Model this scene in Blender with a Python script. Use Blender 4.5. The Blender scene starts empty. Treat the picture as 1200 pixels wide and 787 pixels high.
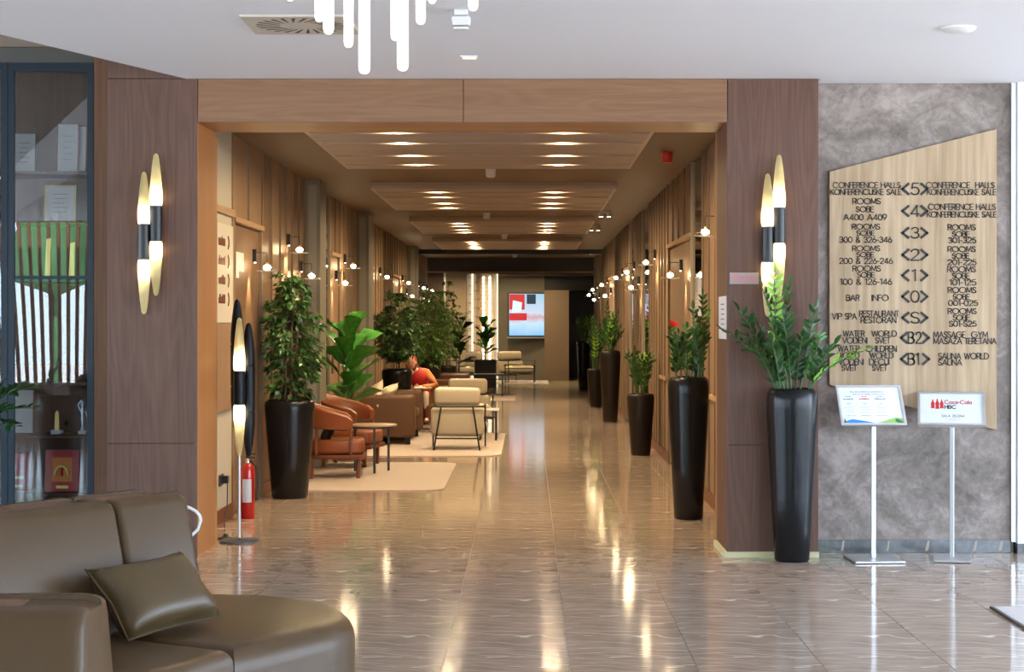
import bpy, bmesh, math, random
from mathutils import Vector, Matrix
random.seed(7)
PI = math.pi
C = bpy.context.scene.collection
S = bpy.context.scene

# ---------------------------------------------------------------- camera, world, exposure
F = 2080.0; EYE = 1.62; VX, VY = 619.0, 378.0
cam_d = bpy.data.cameras.new('camera'); cam = bpy.data.objects.new('camera', cam_d); C.objects.link(cam)
cam.location = (0, 0, EYE); cam.rotation_euler = (PI/2, 0, 0)
cam_d.sensor_width = 36; cam_d.lens = F*36/1200
cam_d.shift_x = -(VX-600)/1200; cam_d.shift_y = -(393.5-VY)/1200
cam_d.clip_end = 200
S.camera = cam
S.view_settings.view_transform = 'Standard'; S.view_settings.look = 'None'
S.view_settings.gamma = 1; S.view_settings.use_curve_mapping = False
S.view_settings.exposure = 0.0
S.cycles.use_denoising = True
S.cycles.max_bounces = 8; S.cycles.diffuse_bounces = 4; S.cycles.glossy_bounces = 4
S.cycles.transparent_max_bounces = 12
S.cycles.sample_clamp_indirect = 6.0
w = bpy.data.worlds.new('sky'); S.world = w; w.use_nodes = True
WORLD_STRENGTH = 14.0
_n = w.node_tree.nodes; _bg = _n['Background']
_bg.inputs[0].default_value = (0.66, 0.81, 1.0, 1); _bg.inputs[1].default_value = WORLD_STRENGTH
sun_d = bpy.data.lights.new('sun', 'SUN'); sun_d.energy = 50; sun_d.angle = 0.01; sun_d.color = (1.0, 0.95, 0.88)
sun = bpy.data.objects.new('sun', sun_d); C.objects.link(sun); sun.rotation_euler = (math.radians(-38), 0, 0)   # stands high behind the building, lights the forecourt
BULB_E, DOWN_E, TUBE_E, SCONCE_W, BEAM_W = 110.0, 3000.0, 1.9, 2.3, 60.0

def W(px, py, Y):
    return ((px-VX)*Y/F, EYE+(VY-py)*Y/F)      # a pixel of the photograph measured at depth Y -> x, z
def WX(px, Y): return (px-VX)*Y/F
def WZ(py, Y): return EYE+(VY-py)*Y/F

# ---------------------------------------------------------------- materials
MATS = {}
def newmat(name):
    m = bpy.data.materials.new(name); m.use_nodes = True
    nt = m.node_tree; b = nt.nodes['Principled BSDF']
    return m, nt, b
def plain(name, col, rough=0.5, metal=0.0, spec=0.5, bump=0.0, bscale=60, var=0.0, coat=0.0):
    m, nt, b = newmat(name)
    b.inputs['Base Color'].default_value = (*col, 1); b.inputs['Roughness'].default_value = rough
    b.inputs['Metallic'].default_value = metal; b.inputs['Specular IOR Level'].default_value = spec
    b.inputs['Coat Weight'].default_value = coat
    if bump or var:
        tc = nt.nodes.new('ShaderNodeTexCoord'); n = nt.nodes.new('ShaderNodeTexNoise')
        n.inputs['Scale'].default_value = bscale; n.inputs['Detail'].default_value = 3
        nt.links.new(tc.outputs['Object'], n.inputs['Vector'])
        if bump:
            bp = nt.nodes.new('ShaderNodeBump'); bp.inputs['Strength'].default_value = bump; bp.inputs['Distance'].default_value = 0.01
            nt.links.new(n.outputs['Fac'], bp.inputs['Height']); nt.links.new(bp.outputs[0], b.inputs['Normal'])
        if var:
            mx = nt.nodes.new('ShaderNodeMix'); mx.data_type = 'RGBA'
            mx.inputs[6].default_value = (*[c*(1-var) for c in col], 1); mx.inputs[7].default_value = (*[min(1, c*(1+var)) for c in col], 1)
            nt.links.new(n.outputs['Fac'], mx.inputs[0]); nt.links.new(mx.outputs[2], b.inputs['Base Color'])
    return m
def emit(name, col, strength, base=(0, 0, 0)):
    m, nt, b = newmat(name)
    b.inputs['Base Color'].default_value = (*base, 1)
    b.inputs['Emission Color'].default_value = (*col, 1); b.inputs['Emission Strength'].default_value = strength
    return m
def ramp(nt, stops):
    r = nt.nodes.new('ShaderNodeValToRGB'); e = r.color_ramp.elements
    e[0].position, e[0].color = stops[0][0], (*stops[0][1], 1)
    e[1].position, e[1].color = stops[-1][0], (*stops[-1][1], 1)
    for p, c in stops[1:-1]:
        k = e.new(p); k.color = (*c, 1)
    return r
def mathn(nt, op, a, b=None):
    n = nt.nodes.new('ShaderNodeMath'); n.operation = op
    for i, v in enumerate((a, b)):
        if v is None: continue
        if isinstance(v, (int, float)): n.inputs[i].default_value = v
        else: nt.links.new(v, n.inputs[i])
    return n.outputs[0]
def wood(name, dark, light, axis='Z', fine=60, rough=0.45, cathedral=0.0, cscale=3.0, rnd=0.0, coat=0.0):
    m, nt, b = newmat(name)
    tc = nt.nodes.new('ShaderNodeTexCoord'); mp = nt.nodes.new('ShaderNodeMapping')
    sc = {'Z': (fine, fine, 1.2), 'X': (1.2, fine, fine), 'Y': (fine, 1.2, fine)}[axis]
    mp.inputs['Scale'].default_value = sc
    nt.links.new(tc.outputs['Object'], mp.inputs[0])
    n = nt.nodes.new('ShaderNodeTexNoise'); n.inputs['Scale'].default_value = 1; n.inputs['Detail'].default_value = 5; n.inputs['Roughness'].default_value = 0.6
    nt.links.new(mp.outputs[0], n.inputs['Vector'])
    mp2 = nt.nodes.new('ShaderNodeMapping'); mp2.inputs['Scale'].default_value = tuple(c/8 if c > 2 else 0.5 for c in sc)
    nt.links.new(tc.outputs['Object'], mp2.inputs[0])
    n2 = nt.nodes.new('ShaderNodeTexNoise'); n2.inputs['Scale'].default_value = 1; n2.inputs['Detail'].default_value = 3
    nt.links.new(mp2.outputs[0], n2.inputs['Vector'])
    f = mathn(nt, 'ADD', mathn(nt, 'MULTIPLY', n.outputs['Fac'], 0.6), mathn(nt, 'MULTIPLY', n2.outputs['Fac'], 0.4))
    if cathedral:
        mp3 = nt.nodes.new('ShaderNodeMapping')
        s3 = {'Z': (cscale, cscale, cscale*0.12), 'X': (cscale*0.12, cscale, cscale), 'Y': (cscale, cscale*.12, cscale)}[axis]
        mp3.inputs['Scale'].default_value = s3
        nt.links.new(tc.outputs['Object'], mp3.inputs[0])
        n3 = nt.nodes.new('ShaderNodeTexNoise'); n3.inputs['Scale'].default_value = 1.0; n3.inputs['Detail'].default_value = 1.5
        nt.links.new(mp3.outputs[0], n3.inputs['Vector'])
        rings = mathn(nt, 'FRACT', mathn(nt, 'MULTIPLY', n3.outputs['Fac'], 16.0))
        tri = mathn(nt, 'ABSOLUTE', mathn(nt, 'SUBTRACT', rings, 0.5))
        f = mathn(nt, 'ADD', mathn(nt, 'MULTIPLY', f, 1-cathedral), mathn(nt, 'MULTIPLY', tri, 2*cathedral))
    if rnd:
        oi = nt.nodes.new('ShaderNodeObjectInfo')
        f = mathn(nt, 'ADD', f, mathn(nt, 'MULTIPLY', mathn(nt, 'SUBTRACT', oi.outputs['Random'], 0.5), rnd))
    r = ramp(nt, [(0.3, dark), (0.7, light)])
    nt.links.new(f, r.inputs[0]); nt.links.new(r.outputs[0], b.inputs['Base Color'])
    b.inputs['Roughness'].default_value = rough; b.inputs['Coat Weight'].default_value = coat; b.inputs['Specular IOR Level'].default_value = 0.28
    return m
def plaster(name, cols, rough=0.55):
    m, nt, b = newmat(name)
    tc = nt.nodes.new('ShaderNodeTexCoord')
    a = nt.nodes.new('ShaderNodeTexNoise'); a.inputs['Scale'].default_value = 1.9; a.inputs['Detail'].default_value = 8; a.inputs['Roughness'].default_value = 0.66; a.inputs['Distortion'].default_value = 1.2
    nt.links.new(tc.outputs['Object'], a.inputs['Vector'])
    c = nt.nodes.new('ShaderNodeTexNoise'); c.inputs['Scale'].default_value = 14; c.inputs['Detail'].default_value = 4; c.inputs['Distortion'].default_value = 1.5
    nt.links.new(tc.outputs['Object'], c.inputs['Vector'])
    f = mathn(nt, 'ADD', mathn(nt, 'MULTIPLY', a.outputs['Fac'], 0.75), mathn(nt, 'MULTIPLY', c.outputs['Fac'], 0.25))
    r = ramp(nt, [(0.36, cols[0]), (0.5, cols[1]), (0.64, cols[2])])
    nt.links.new(f, r.inputs[0]); nt.links.new(r.outputs[0], b.inputs['Base Color'])
    b.inputs['Roughness'].default_value = rough
    return m
TW, TL, TOFF = 0.6, 1.2, 0.195      # tile width, length, x offset of a joint
TYO = 6.2
def tile_mat(name, base_d, base_l, vein, joint=None, rough=0.10, tile_obj=True):
    """polished stone tile: veins in the tile's own coordinates"""
    m, nt, b = newmat(name)
    tc = nt.nodes.new('ShaderNodeTexCoord'); sep = nt.nodes.new('ShaderNodeSeparateXYZ')
    nt.links.new(tc.outputs['Object'], sep.inputs[0])
    if tile_obj: x, y = sep.outputs[0], sep.outputs[1]
    else:
        x = mathn(nt, 'FLOORED_MODULO', mathn(nt, 'SUBTRACT', sep.outputs[0], TOFF), TW)
        y = mathn(nt, 'FLOORED_MODULO', mathn(nt, 'SUBTRACT', sep.outputs[1], TYO), TL)
    cb = nt.nodes.new('ShaderNodeCombineXYZ'); nt.links.new(x, cb.inputs[0]); nt.links.new(y, cb.inputs[1])
    def veins(ky, kx, amp, width, seed, gate_scale, gate_at):
        nn_ = nt.nodes.new('ShaderNodeTexNoise'); nn_.inputs['Scale'].default_value = 2.2; nn_.inputs['Detail'].default_value = 2
        mp = nt.nodes.new('ShaderNodeMapping'); mp.inputs['Location'].default_value = (seed, seed*1.7, 0); nt.links.new(cb.outputs[0], mp.inputs[0]); nt.links.new(mp.outputs[0], nn_.inputs['Vector'])
        t_ = mathn(nt, 'ADD', mathn(nt, 'MULTIPLY', y, ky), mathn(nt, 'MULTIPLY', x, kx)); t_ = mathn(nt, 'ADD', t_, mathn(nt, 'MULTIPLY', nn_.outputs['Fac'], amp))
        d = mathn(nt, 'ABSOLUTE', mathn(nt, 'SUBTRACT', mathn(nt, 'FRACT', t_), 0.5))
        v = mathn(nt, 'MAXIMUM', mathn(nt, 'SUBTRACT', 1.0, mathn(nt, 'DIVIDE', d, width)), 0.0)
        gt = nt.nodes.new('ShaderNodeTexNoise'); gt.inputs['Scale'].default_value = gate_scale; gt.inputs['Detail'].default_value = 1; nt.links.new(mp.outputs[0], gt.inputs['Vector'])
        g_ = nt.nodes.new('ShaderNodeMapRange'); g_.inputs[1].default_value = gate_at; g_.inputs[2].default_value = gate_at+.06; nt.links.new(gt.outputs['Fac'], g_.inputs[0])
        return mathn(nt, 'MULTIPLY', v, g_.outputs[0])
    vv = mathn(nt, 'MAXIMUM', mathn(nt, 'MULTIPLY', veins(5.0, 0.9, 2.2, 0.035, 3.1, 3.0, .40), 0.85), veins(3.3, -0.5, 1.2, 0.03, 7.7, 6.0, .54))
    vv = mathn(nt, 'MAXIMUM', vv, mathn(nt, 'MULTIPLY', veins(9.0, 2.0, 3.0, 0.05, 1.3, 2.4, .45), 0.5))
    cl = nt.nodes.new('ShaderNodeTexNoise'); cl.inputs['Scale'].default_value = 4; cl.inputs['Detail'].default_value = 5
    nt.links.new(cb.outputs[0], cl.inputs['Vector'])
    r = ramp(nt, [(0.35, base_d), (0.65, base_l)]); nt.links.new(cl.outputs['Fac'], r.inputs[0])
    mx = nt.nodes.new('ShaderNodeMix'); mx.data_type = 'RGBA'; mx.inputs[7].default_value = (*vein, 1)
    nt.links.new(vv, mx.inputs[0]); nt.links.new(r.outputs[0], mx.inputs[6])
    out = mx.outputs[2]
    if not tile_obj:
        ex = mathn(nt, 'LESS_THAN', x, 0.004); ey = mathn(nt, 'LESS_THAN', y, 0.004)
        e = mathn(nt, 'MAXIMUM', ex, ey)
        m2 = nt.nodes.new('ShaderNodeMix'); m2.data_type = 'RGBA'; m2.inputs[7].default_value = (*joint, 1)
        nt.links.new(e, m2.inputs[0]); nt.links.new(out, m2.inputs[6]); out = m2.outputs[2]
    nt.links.new(out, b.inputs['Base Color'])
    b.inputs['Roughness'].default_value = rough; b.inputs['IOR'].default_value = 1.6
    n = nt.nodes.new('ShaderNodeTexNoise'); n.inputs['Scale'].default_value = 2.2; n.inputs['Detail'].default_value = 1
    nt.links.new(tc.outputs['Object'], n.inputs['Vector'])
    bp = nt.nodes.new('ShaderNodeBump'); bp.inputs['Strength'].default_value = 0.05; bp.inputs['Distance'].default_value = 0.01
    nt.links.new(n.outputs['Fac'], bp.inputs['Height']); nt.links.new(bp.outputs[0], b.inputs['Normal'])
    return m
def glass_mat(name, tint=(1, 1, 1), boost=1.0):
    m = bpy.data.materials.new(name); m.use_nodes = True; nt = m.node_tree; nt.nodes.clear()
    o = nt.nodes.new('ShaderNodeOutputMaterial'); t = nt.nodes.new('ShaderNodeBsdfTransparent'); g = nt.nodes.new('ShaderNodeBsdfGlossy')
    t.inputs[0].default_value = (*tint, 1); g.inputs['Roughness'].default_value = 0.0
    fr = nt.nodes.new('ShaderNodeFresnel'); fr.inputs[0].default_value = 1.5
    mx = nt.nodes.new('ShaderNodeMixShader')
    nt.links.new(mathn(nt, 'MULTIPLY', fr.outputs[0], boost), mx.inputs[0])
    nt.links.new(t.outputs[0], mx.inputs[1]); nt.links.new(g.outputs[0], mx.inputs[2]); nt.links.new(mx.outputs[0], o.inputs[0])
    return m
def shade_mat(name, col, gold):
    m = bpy.data.materials.new(name); m.use_nodes = True; nt = m.node_tree; nt.nodes.clear()
    o = nt.nodes.new('ShaderNodeOutputMaterial'); t = nt.nodes.new('ShaderNodeBsdfTranslucent'); t.inputs[0].default_value = (*col, 1)
    p = nt.nodes.new('ShaderNodeBsdfPrincipled'); p.inputs['Base Color'].default_value = (*gold, 1); p.inputs['Metallic'].default_value = 0.4; p.inputs['Roughness'].default_value = 0.35
    mx = nt.nodes.new('ShaderNodeMixShader'); mx.inputs[0].default_value = 0.45
    nt.links.new(t.outputs[0], mx.inputs[1]); nt.links.new(p.outputs[0], mx.inputs[2]); nt.links.new(mx.outputs[0], o.inputs[0])
    return m
def leafmat(name, col, light, rough=0.35):
    m, nt, b = newmat(name)
    oi = nt.nodes.new('ShaderNodeTexCoord'); n = nt.nodes.new('ShaderNodeTexNoise'); n.inputs['Scale'].default_value = 14
    nt.links.new(oi.outputs['Object'], n.inputs['Vector'])
    r = ramp(nt, [(0.35, col), (0.65, light)]); nt.links.new(n.outputs['Fac'], r.inputs[0]); nt.links.new(r.outputs[0], b.inputs['Base Color'])
    b.inputs['Roughness'].default_value = rough
    b.inputs['Transmission Weight'].default_value = 0.0
    b.inputs['Subsurface Weight'].default_value = 0.0
    return m

M = dict(
    white=plain('white_ceiling_paint', (0.84, 0.85, 0.90), 0.7),
    white_wall=plain('white_wall_paint', (0.74, 0.77, 0.82), 0.6),
    cream=plain('cream_wall_paint', (0.46, 0.41, 0.31), 0.7, var=0.05, bscale=40),
    signboard=plain('cream_sign_board', (0.58, 0.53, 0.42), 0.5),
    pillar=wood('mauve_brown_veneer', (0.098, 0.050, 0.036), (0.165, 0.090, 0.066), 'Z', 60, 0.42, 0.16, 4.0),
    lintel=wood('tan_veneer_horizontal', (0.20, 0.103, 0.054), (0.30, 0.165, 0.093), 'X', 60, 0.45, 0.10, 5.0),
    jamb=wood('orange_glow_veneer', (0.34, 0.14, 0.045), (0.45, 0.20, 0.07), 'Z', 40, 0.4),  # warm glow on the left jamb is put into this orange
    soffit=wood('orange_brown_veneer_across', (0.36, 0.17, 0.06), (0.46, 0.235, 0.095), 'X', 40, 0.4),
    panel=wood('walnut_wall_panel', (0.17, 0.10, 0.058), (0.29, 0.185, 0.11), 'Z', 45, 0.45, 0.1, 5, rnd=0.5),
    post=wood('wall_post', (0.17, 0.12, 0.08), (0.27, 0.20, 0.14), 'Z', 45, 0.4),
    rail=wood('wood_rail', (0.38, 0.24, 0.13), (0.52, 0.34, 0.2), 'Y', 45, 0.4),
    pilaster=plain('grey_green_pilaster', (0.20, 0.185, 0.155), 0.5, var=0.06),
    corr_ceiling=plain('brown_corridor_ceiling', (0.125, 0.070, 0.034), 0.6, var=0.05, bscale=5),
    slat=wood('greige_ceiling_slat', (0.40, 0.31, 0.245), (0.56, 0.46, 0.38), 'X', 30, 0.5),
    slat_back=plain('slat_backing', (0.40, 0.31, 0.24), 0.7),
    dark=plain('near_black_paint', (0.012, 0.010, 0.009), 0.5),
    dark_wall=plain('dark_taupe_wall', (0.055, 0.042, 0.034), 0.6),
    plaster=plaster('mottled_mauve_grey_plaster', [(0.115, 0.094, 0.078), (0.225, 0.188, 0.168), (0.40, 0.34, 0.315)]),
    skirt=plaster('grey_marble_skirting', [(0.05, 0.055, 0.058), (0.09, 0.095, 0.10), (0.16, 0.165, 0.17)], 0.12),
    oak=wood('light_oak_board', (0.30, 0.205, 0.115), (0.56, 0.43, 0.285), 'Z', 26, 0.45, 0.05, 3.0),
    oak2=wood('oak_veneer_lower_board', (0.24, 0.14, 0.075), (0.36, 0.22, 0.13), 'Z', 30, 0.45),
    black=plain('black_letter_paint', (0.012, 0.011, 0.012), 0.45),
    planter=plain('black_satin_planter', (0.006, 0.007, 0.009), 0.24, spec=0.32, bump=0.05, bscale=40),
    planter_brown=plain('dark_brown_planter', (0.009, 0.006, 0.005), 0.40, spec=0.3, bump=0.05, bscale=40),
    soil=plain('potting_soil', (0.025, 0.016, 0.010), 0.95, bump=0.6, bscale=80),
    blackmetal=plain('black_metal', (0.010, 0.010, 0.012), 0.35),
    greymetal=plain('dark_grey_metal', (0.05, 0.055, 0.065), 0.35),
    navy=plain('blue_black_metal', (0.004, 0.016, 0.032), 0.35, spec=0.3),
    steel=plain('pale_steel', (0.62, 0.66, 0.70), 0.3, 0.7),
    alu=plain('silver_frame', (0.72, 0.74, 0.76), 0.35, 0.9),
    chrome=plain('chrome', (0.8, 0.8, 0.8), 0.12, 1.0),
    leather=plain('taupe_leather', (0.074, 0.044, 0.020), 0.34, spec=0.27, bump=0.12, bscale=160, var=0.06),
    leather_pillow=plain('olive_taupe_leather', (0.072, 0.046, 0.018), 0.32, spec=0.35, bump=0.12, bscale=160, var=0.06),
    sofa_wood=wood('brown_ledge_wood', (0.16, 0.085, 0.05), (0.26, 0.15, 0.09), 'Y', 40, 0.4),
    tan_leather=plain('cognac_leather', (0.25, 0.070, 0.024), 0.36, bump=0.05, bscale=120, var=0.08),
    cognac_wood=wood('reddish_wood', (0.13, 0.04, 0.018), (0.21, 0.075, 0.035), 'Z', 60, 0.35),
    brown_leather=plain('brown_suede_leather', (0.105, 0.048, 0.020), 0.5, bump=0.06, bscale=90, var=0.1),
    dark_leather=plain('dark_reddish_leather', (0.06, 0.022, 0.012), 0.42, var=0.1),
    black_cushion=plain('black_cushion', (0.008, 0.007, 0.007), 0.8),
    boucle=plain('cream_boucle', (0.66, 0.58, 0.46), 0.9, bump=0.3, bscale=120, var=0.04),
    beige=plain('beige_upholstery', (0.50, 0.42, 0.29), 0.85, bump=0.2, bscale=120, var=0.04),
    pillow=plain('pale_cushion', (0.72, 0.62, 0.48), 0.85, bump=0.2, bscale=90),
    tabletop=wood('pale_oak_top', (0.42, 0.30, 0.19), (0.55, 0.42, 0.28), 'X', 30, 0.35),
    white_top=plain('white_tabletop', (0.78, 0.74, 0.68), 0.3),
    rug=plain('beige_rug', (0.50, 0.43, 0.385), 0.95, bump=0.4, bscale=150, var=0.08),
    red=plain('red_enamel', (0.55, 0.015, 0.010), 0.25, coat=0.5),
    red_plastic=plain('red_plastic', (0.60, 0.02, 0.015), 0.3),
    label_white=plain('white_label', (0.75, 0.75, 0.75), 0.5),
    vent=plain('beige_vent_plate', (0.60, 0.55, 0.48), 0.5),
    device=plain('white_device_plastic', (0.78, 0.78, 0.78), 0.4),
    leaf=leafmat('deep_green_leaf', (0.010, 0.050, 0.010), (0.028, 0.11, 0.020), .3),
    leaf_new=leafmat('lime_new_leaf', (0.16, 0.40, 0.03), (0.30, 0.58, 0.06)),
    leaf_mid=leafmat('mid_green_leaf', (0.022, 0.11, 0.014), (0.06, 0.24, 0.030), .3),
    ficus=leafmat('ficus_leaf', (0.020, 0.075, 0.018), (0.09, 0.21, 0.05), 0.28),
    ficus_light=leafmat('ficus_leaf_light', (0.07, 0.18, 0.03), (0.19, 0.36, 0.08), 0.3),
    fiddle=leafmat('fiddle_leaf', (0.035, 0.18, 0.028), (0.10, 0.36, 0.05), 0.32),
    fiddle_dark=leafmat('fiddle_leaf_dark', (0.008, 0.045, 0.020), (0.02, 0.085, 0.035), 0.32),  # darker green than the other fiddle leaves
    stem=plain('green_stem', (0.06, 0.13, 0.04), 0.4),
    bark=plain('grey_brown_bark', (0.16, 0.11, 0.07), 0.8, bump=0.4, bscale=60),
    disc=shade_mat('frosted_glass_disc', (0.95, 0.93, 0.88), (0.8, 0.78, 0.72)),
    cab_glass=glass_mat('cabinet_glass', (0.84, 0.87, 0.90), 1.5),
    clear=glass_mat('clear_glass', (0.93, 0.95, 0.95), 1.0),
    mirror=plain('smoked_mirror', (0.35, 0.31, 0.27), 0.03, 1.0),
    cab_wood=wood('cabinet_wood', (0.13, 0.060, 0.032), (0.23, 0.115, 0.062), 'Z', 40, 0.5),
    cab_grey=plain('grey_cabinet_panel', (0.075, 0.075, 0.065), 0.5, var=0.08),
    paper=plain('off_white_paper', (0.74, 0.70, 0.64), 0.6),
    gold=plain('brushed_gold', (0.70, 0.48, 0.16), 0.3, 0.9),
    print_grey=plain('grey_print', (0.22, 0.22, 0.24), 0.6),
    print_lines=plain('pale_blue_print', (0.45, 0.52, 0.66), 0.6),
    print_red=plain('red_print', (0.62, 0.03, 0.03), 0.5),
    print_pink=plain('rose_print', (0.55, 0.22, 0.25), 0.5),
    print_blue=plain('blue_print', (0.03, 0.25, 0.70), 0.5),
    print_green=plain('green_print', (0.28, 0.55, 0.14), 0.5),
    print_dkgreen=plain('dark_green_print', (0.03, 0.17, 0.06), 0.5),
    poster=plain('white_poster', (0.78, 0.83, 0.92), 0.3),
    copper=plain('copper_plate', (0.55, 0.16, 0.04), 0.35, 0.6),
    tile=tile_mat('taupe_marble_tile', (0.34, 0.262, 0.205), (0.45, 0.355, 0.285), (0.92, 0.84, 0.75)),
    tile_far=tile_mat('taupe_marble_tiling', (0.34, 0.262, 0.205), (0.45, 0.355, 0.285), (0.92, 0.84, 0.75), (0.5, 0.42, 0.34), tile_obj=False),
    tile_end=tile_mat('beige_marble_tiling', (0.30, 0.26, 0.17), (0.40, 0.35, 0.24), (0.6, 0.55, 0.45), (0.2, 0.17, 0.12), tile_obj=False),
    grout=plain('pale_grout', (0.40, 0.34, 0.28), 0.7),
    mat_light=plain('pale_grey_mat', (0.55, 0.53, 0.54), 0.9, bump=0.3, bscale=200),
    plinth=plain('pale_yellow_lit_strip', (0.62, 0.58, 0.34), 0.5),  # pale paint carries the glow of the lit strip at the pillar foot
    bulb=emit('lit_bulb', (1.0, 0.76, 0.44), BULB_E),
    down=emit('downlight_lens', (1.0, 0.74, 0.42), DOWN_E),
    tube=emit('lit_glass_tube', (1.0, 0.90, 0.70), TUBE_E, (0.8, 0.8, 0.8)),
    strip_bulb=emit('lit_strip_bulb', (1.0, 0.82, 0.55), 14),
    led=emit('led_profile', (1.0, 0.90, 0.72), 1.3),
    shade=shade_mat('pale_gold_shade', (1.0, 0.93, 0.66), (0.42, 0.36, 0.17)),
    window_lit=plain('pale_glazing_panel', (0.70, 0.60, 0.46), 0.4),
    skin=plain('skin', (0.62, 0.36, 0.26), 0.5),
    dress=plain('red_cloth', (0.50, 0.02, 0.02), 0.7),
    jacket=plain('rust_orange_cloth', (0.60, 0.20, 0.07), 0.7),
    tights=plain('cream_cloth', (0.70, 0.62, 0.50), 0.7),
    boots=plain('maroon_leather', (0.13, 0.02, 0.015), 0.4),
    hair=plain('auburn_hair', (0.16, 0.05, 0.03), 0.6),
    grass=plain('outdoor_green', (0.05, 0.16, 0.06), 0.9, bump=0.5, bscale=8, var=0.5),
    paving=plain('outdoor_paving', (0.45, 0.45, 0.44), 0.9),
    lobby_dim=plain('brown_lobby_wall', (0.26, 0.20, 0.16), 0.7),
    far_tan=plain('tan_end_wall', (0.34, 0.26, 0.18), 0.7, var=0.05),
    far_mauve=plain('mauve_brown_end_wall', (0.13, 0.085, 0.065), 0.7, var=0.05),
    far_olive=plain('olive_grey_end_wall', (0.13, 0.115, 0.085), 0.7, var=0.06),
    far_brown=plain('brown_end_wall', (0.16, 0.11, 0.07), 0.7, var=0.06),
)
def screen_mat():
    m, nt, b = newmat('lit_screen')
    tc = nt.nodes.new('ShaderNodeTexCoord'); sep = nt.nodes.new('ShaderNodeSeparateXYZ'); nt.links.new(tc.outputs['Generated'], sep.inputs[0])
    n = nt.nodes.new('ShaderNodeTexNoise'); n.inputs['Scale'].default_value = 3; nt.links.new(tc.outputs['Generated'], n.inputs['Vector'])
    f = mathn(nt, 'ADD', sep.outputs[2], mathn(nt, 'MULTIPLY', mathn(nt, 'SUBTRACT', n.outputs['Fac'], 0.5), 0.25))
    r = ramp(nt, [(0.0, (0.25, 0.55, 0.85)), (0.3, (0.55, 0.75, 0.9)), (0.42, (0.65, 0.35, 0.4)), (0.5, (0.6, 0.7, 0.85)), (1.0, (0.35, 0.6, 0.75))])
    nt.links.new(f, r.inputs[0])
    b.inputs['Base Color'].default_value = (0.01, 0.01, 0.01, 1)
    nt.links.new(r.outputs[0], b.inputs['Emission Color']); b.inputs['Emission Strength'].default_value = 1.1
    return m
M['screen'] = screen_mat()
M['screen_red'] = emit('screen_red', (0.75, 0.03, 0.04), 0.9)
M['screen_white'] = emit('screen_white', (0.6, 0.85, 1.0), 1.4)
M['screen_teal'] = emit('screen_teal', (0.01, 0.05, 0.08), 0.8)

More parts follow.
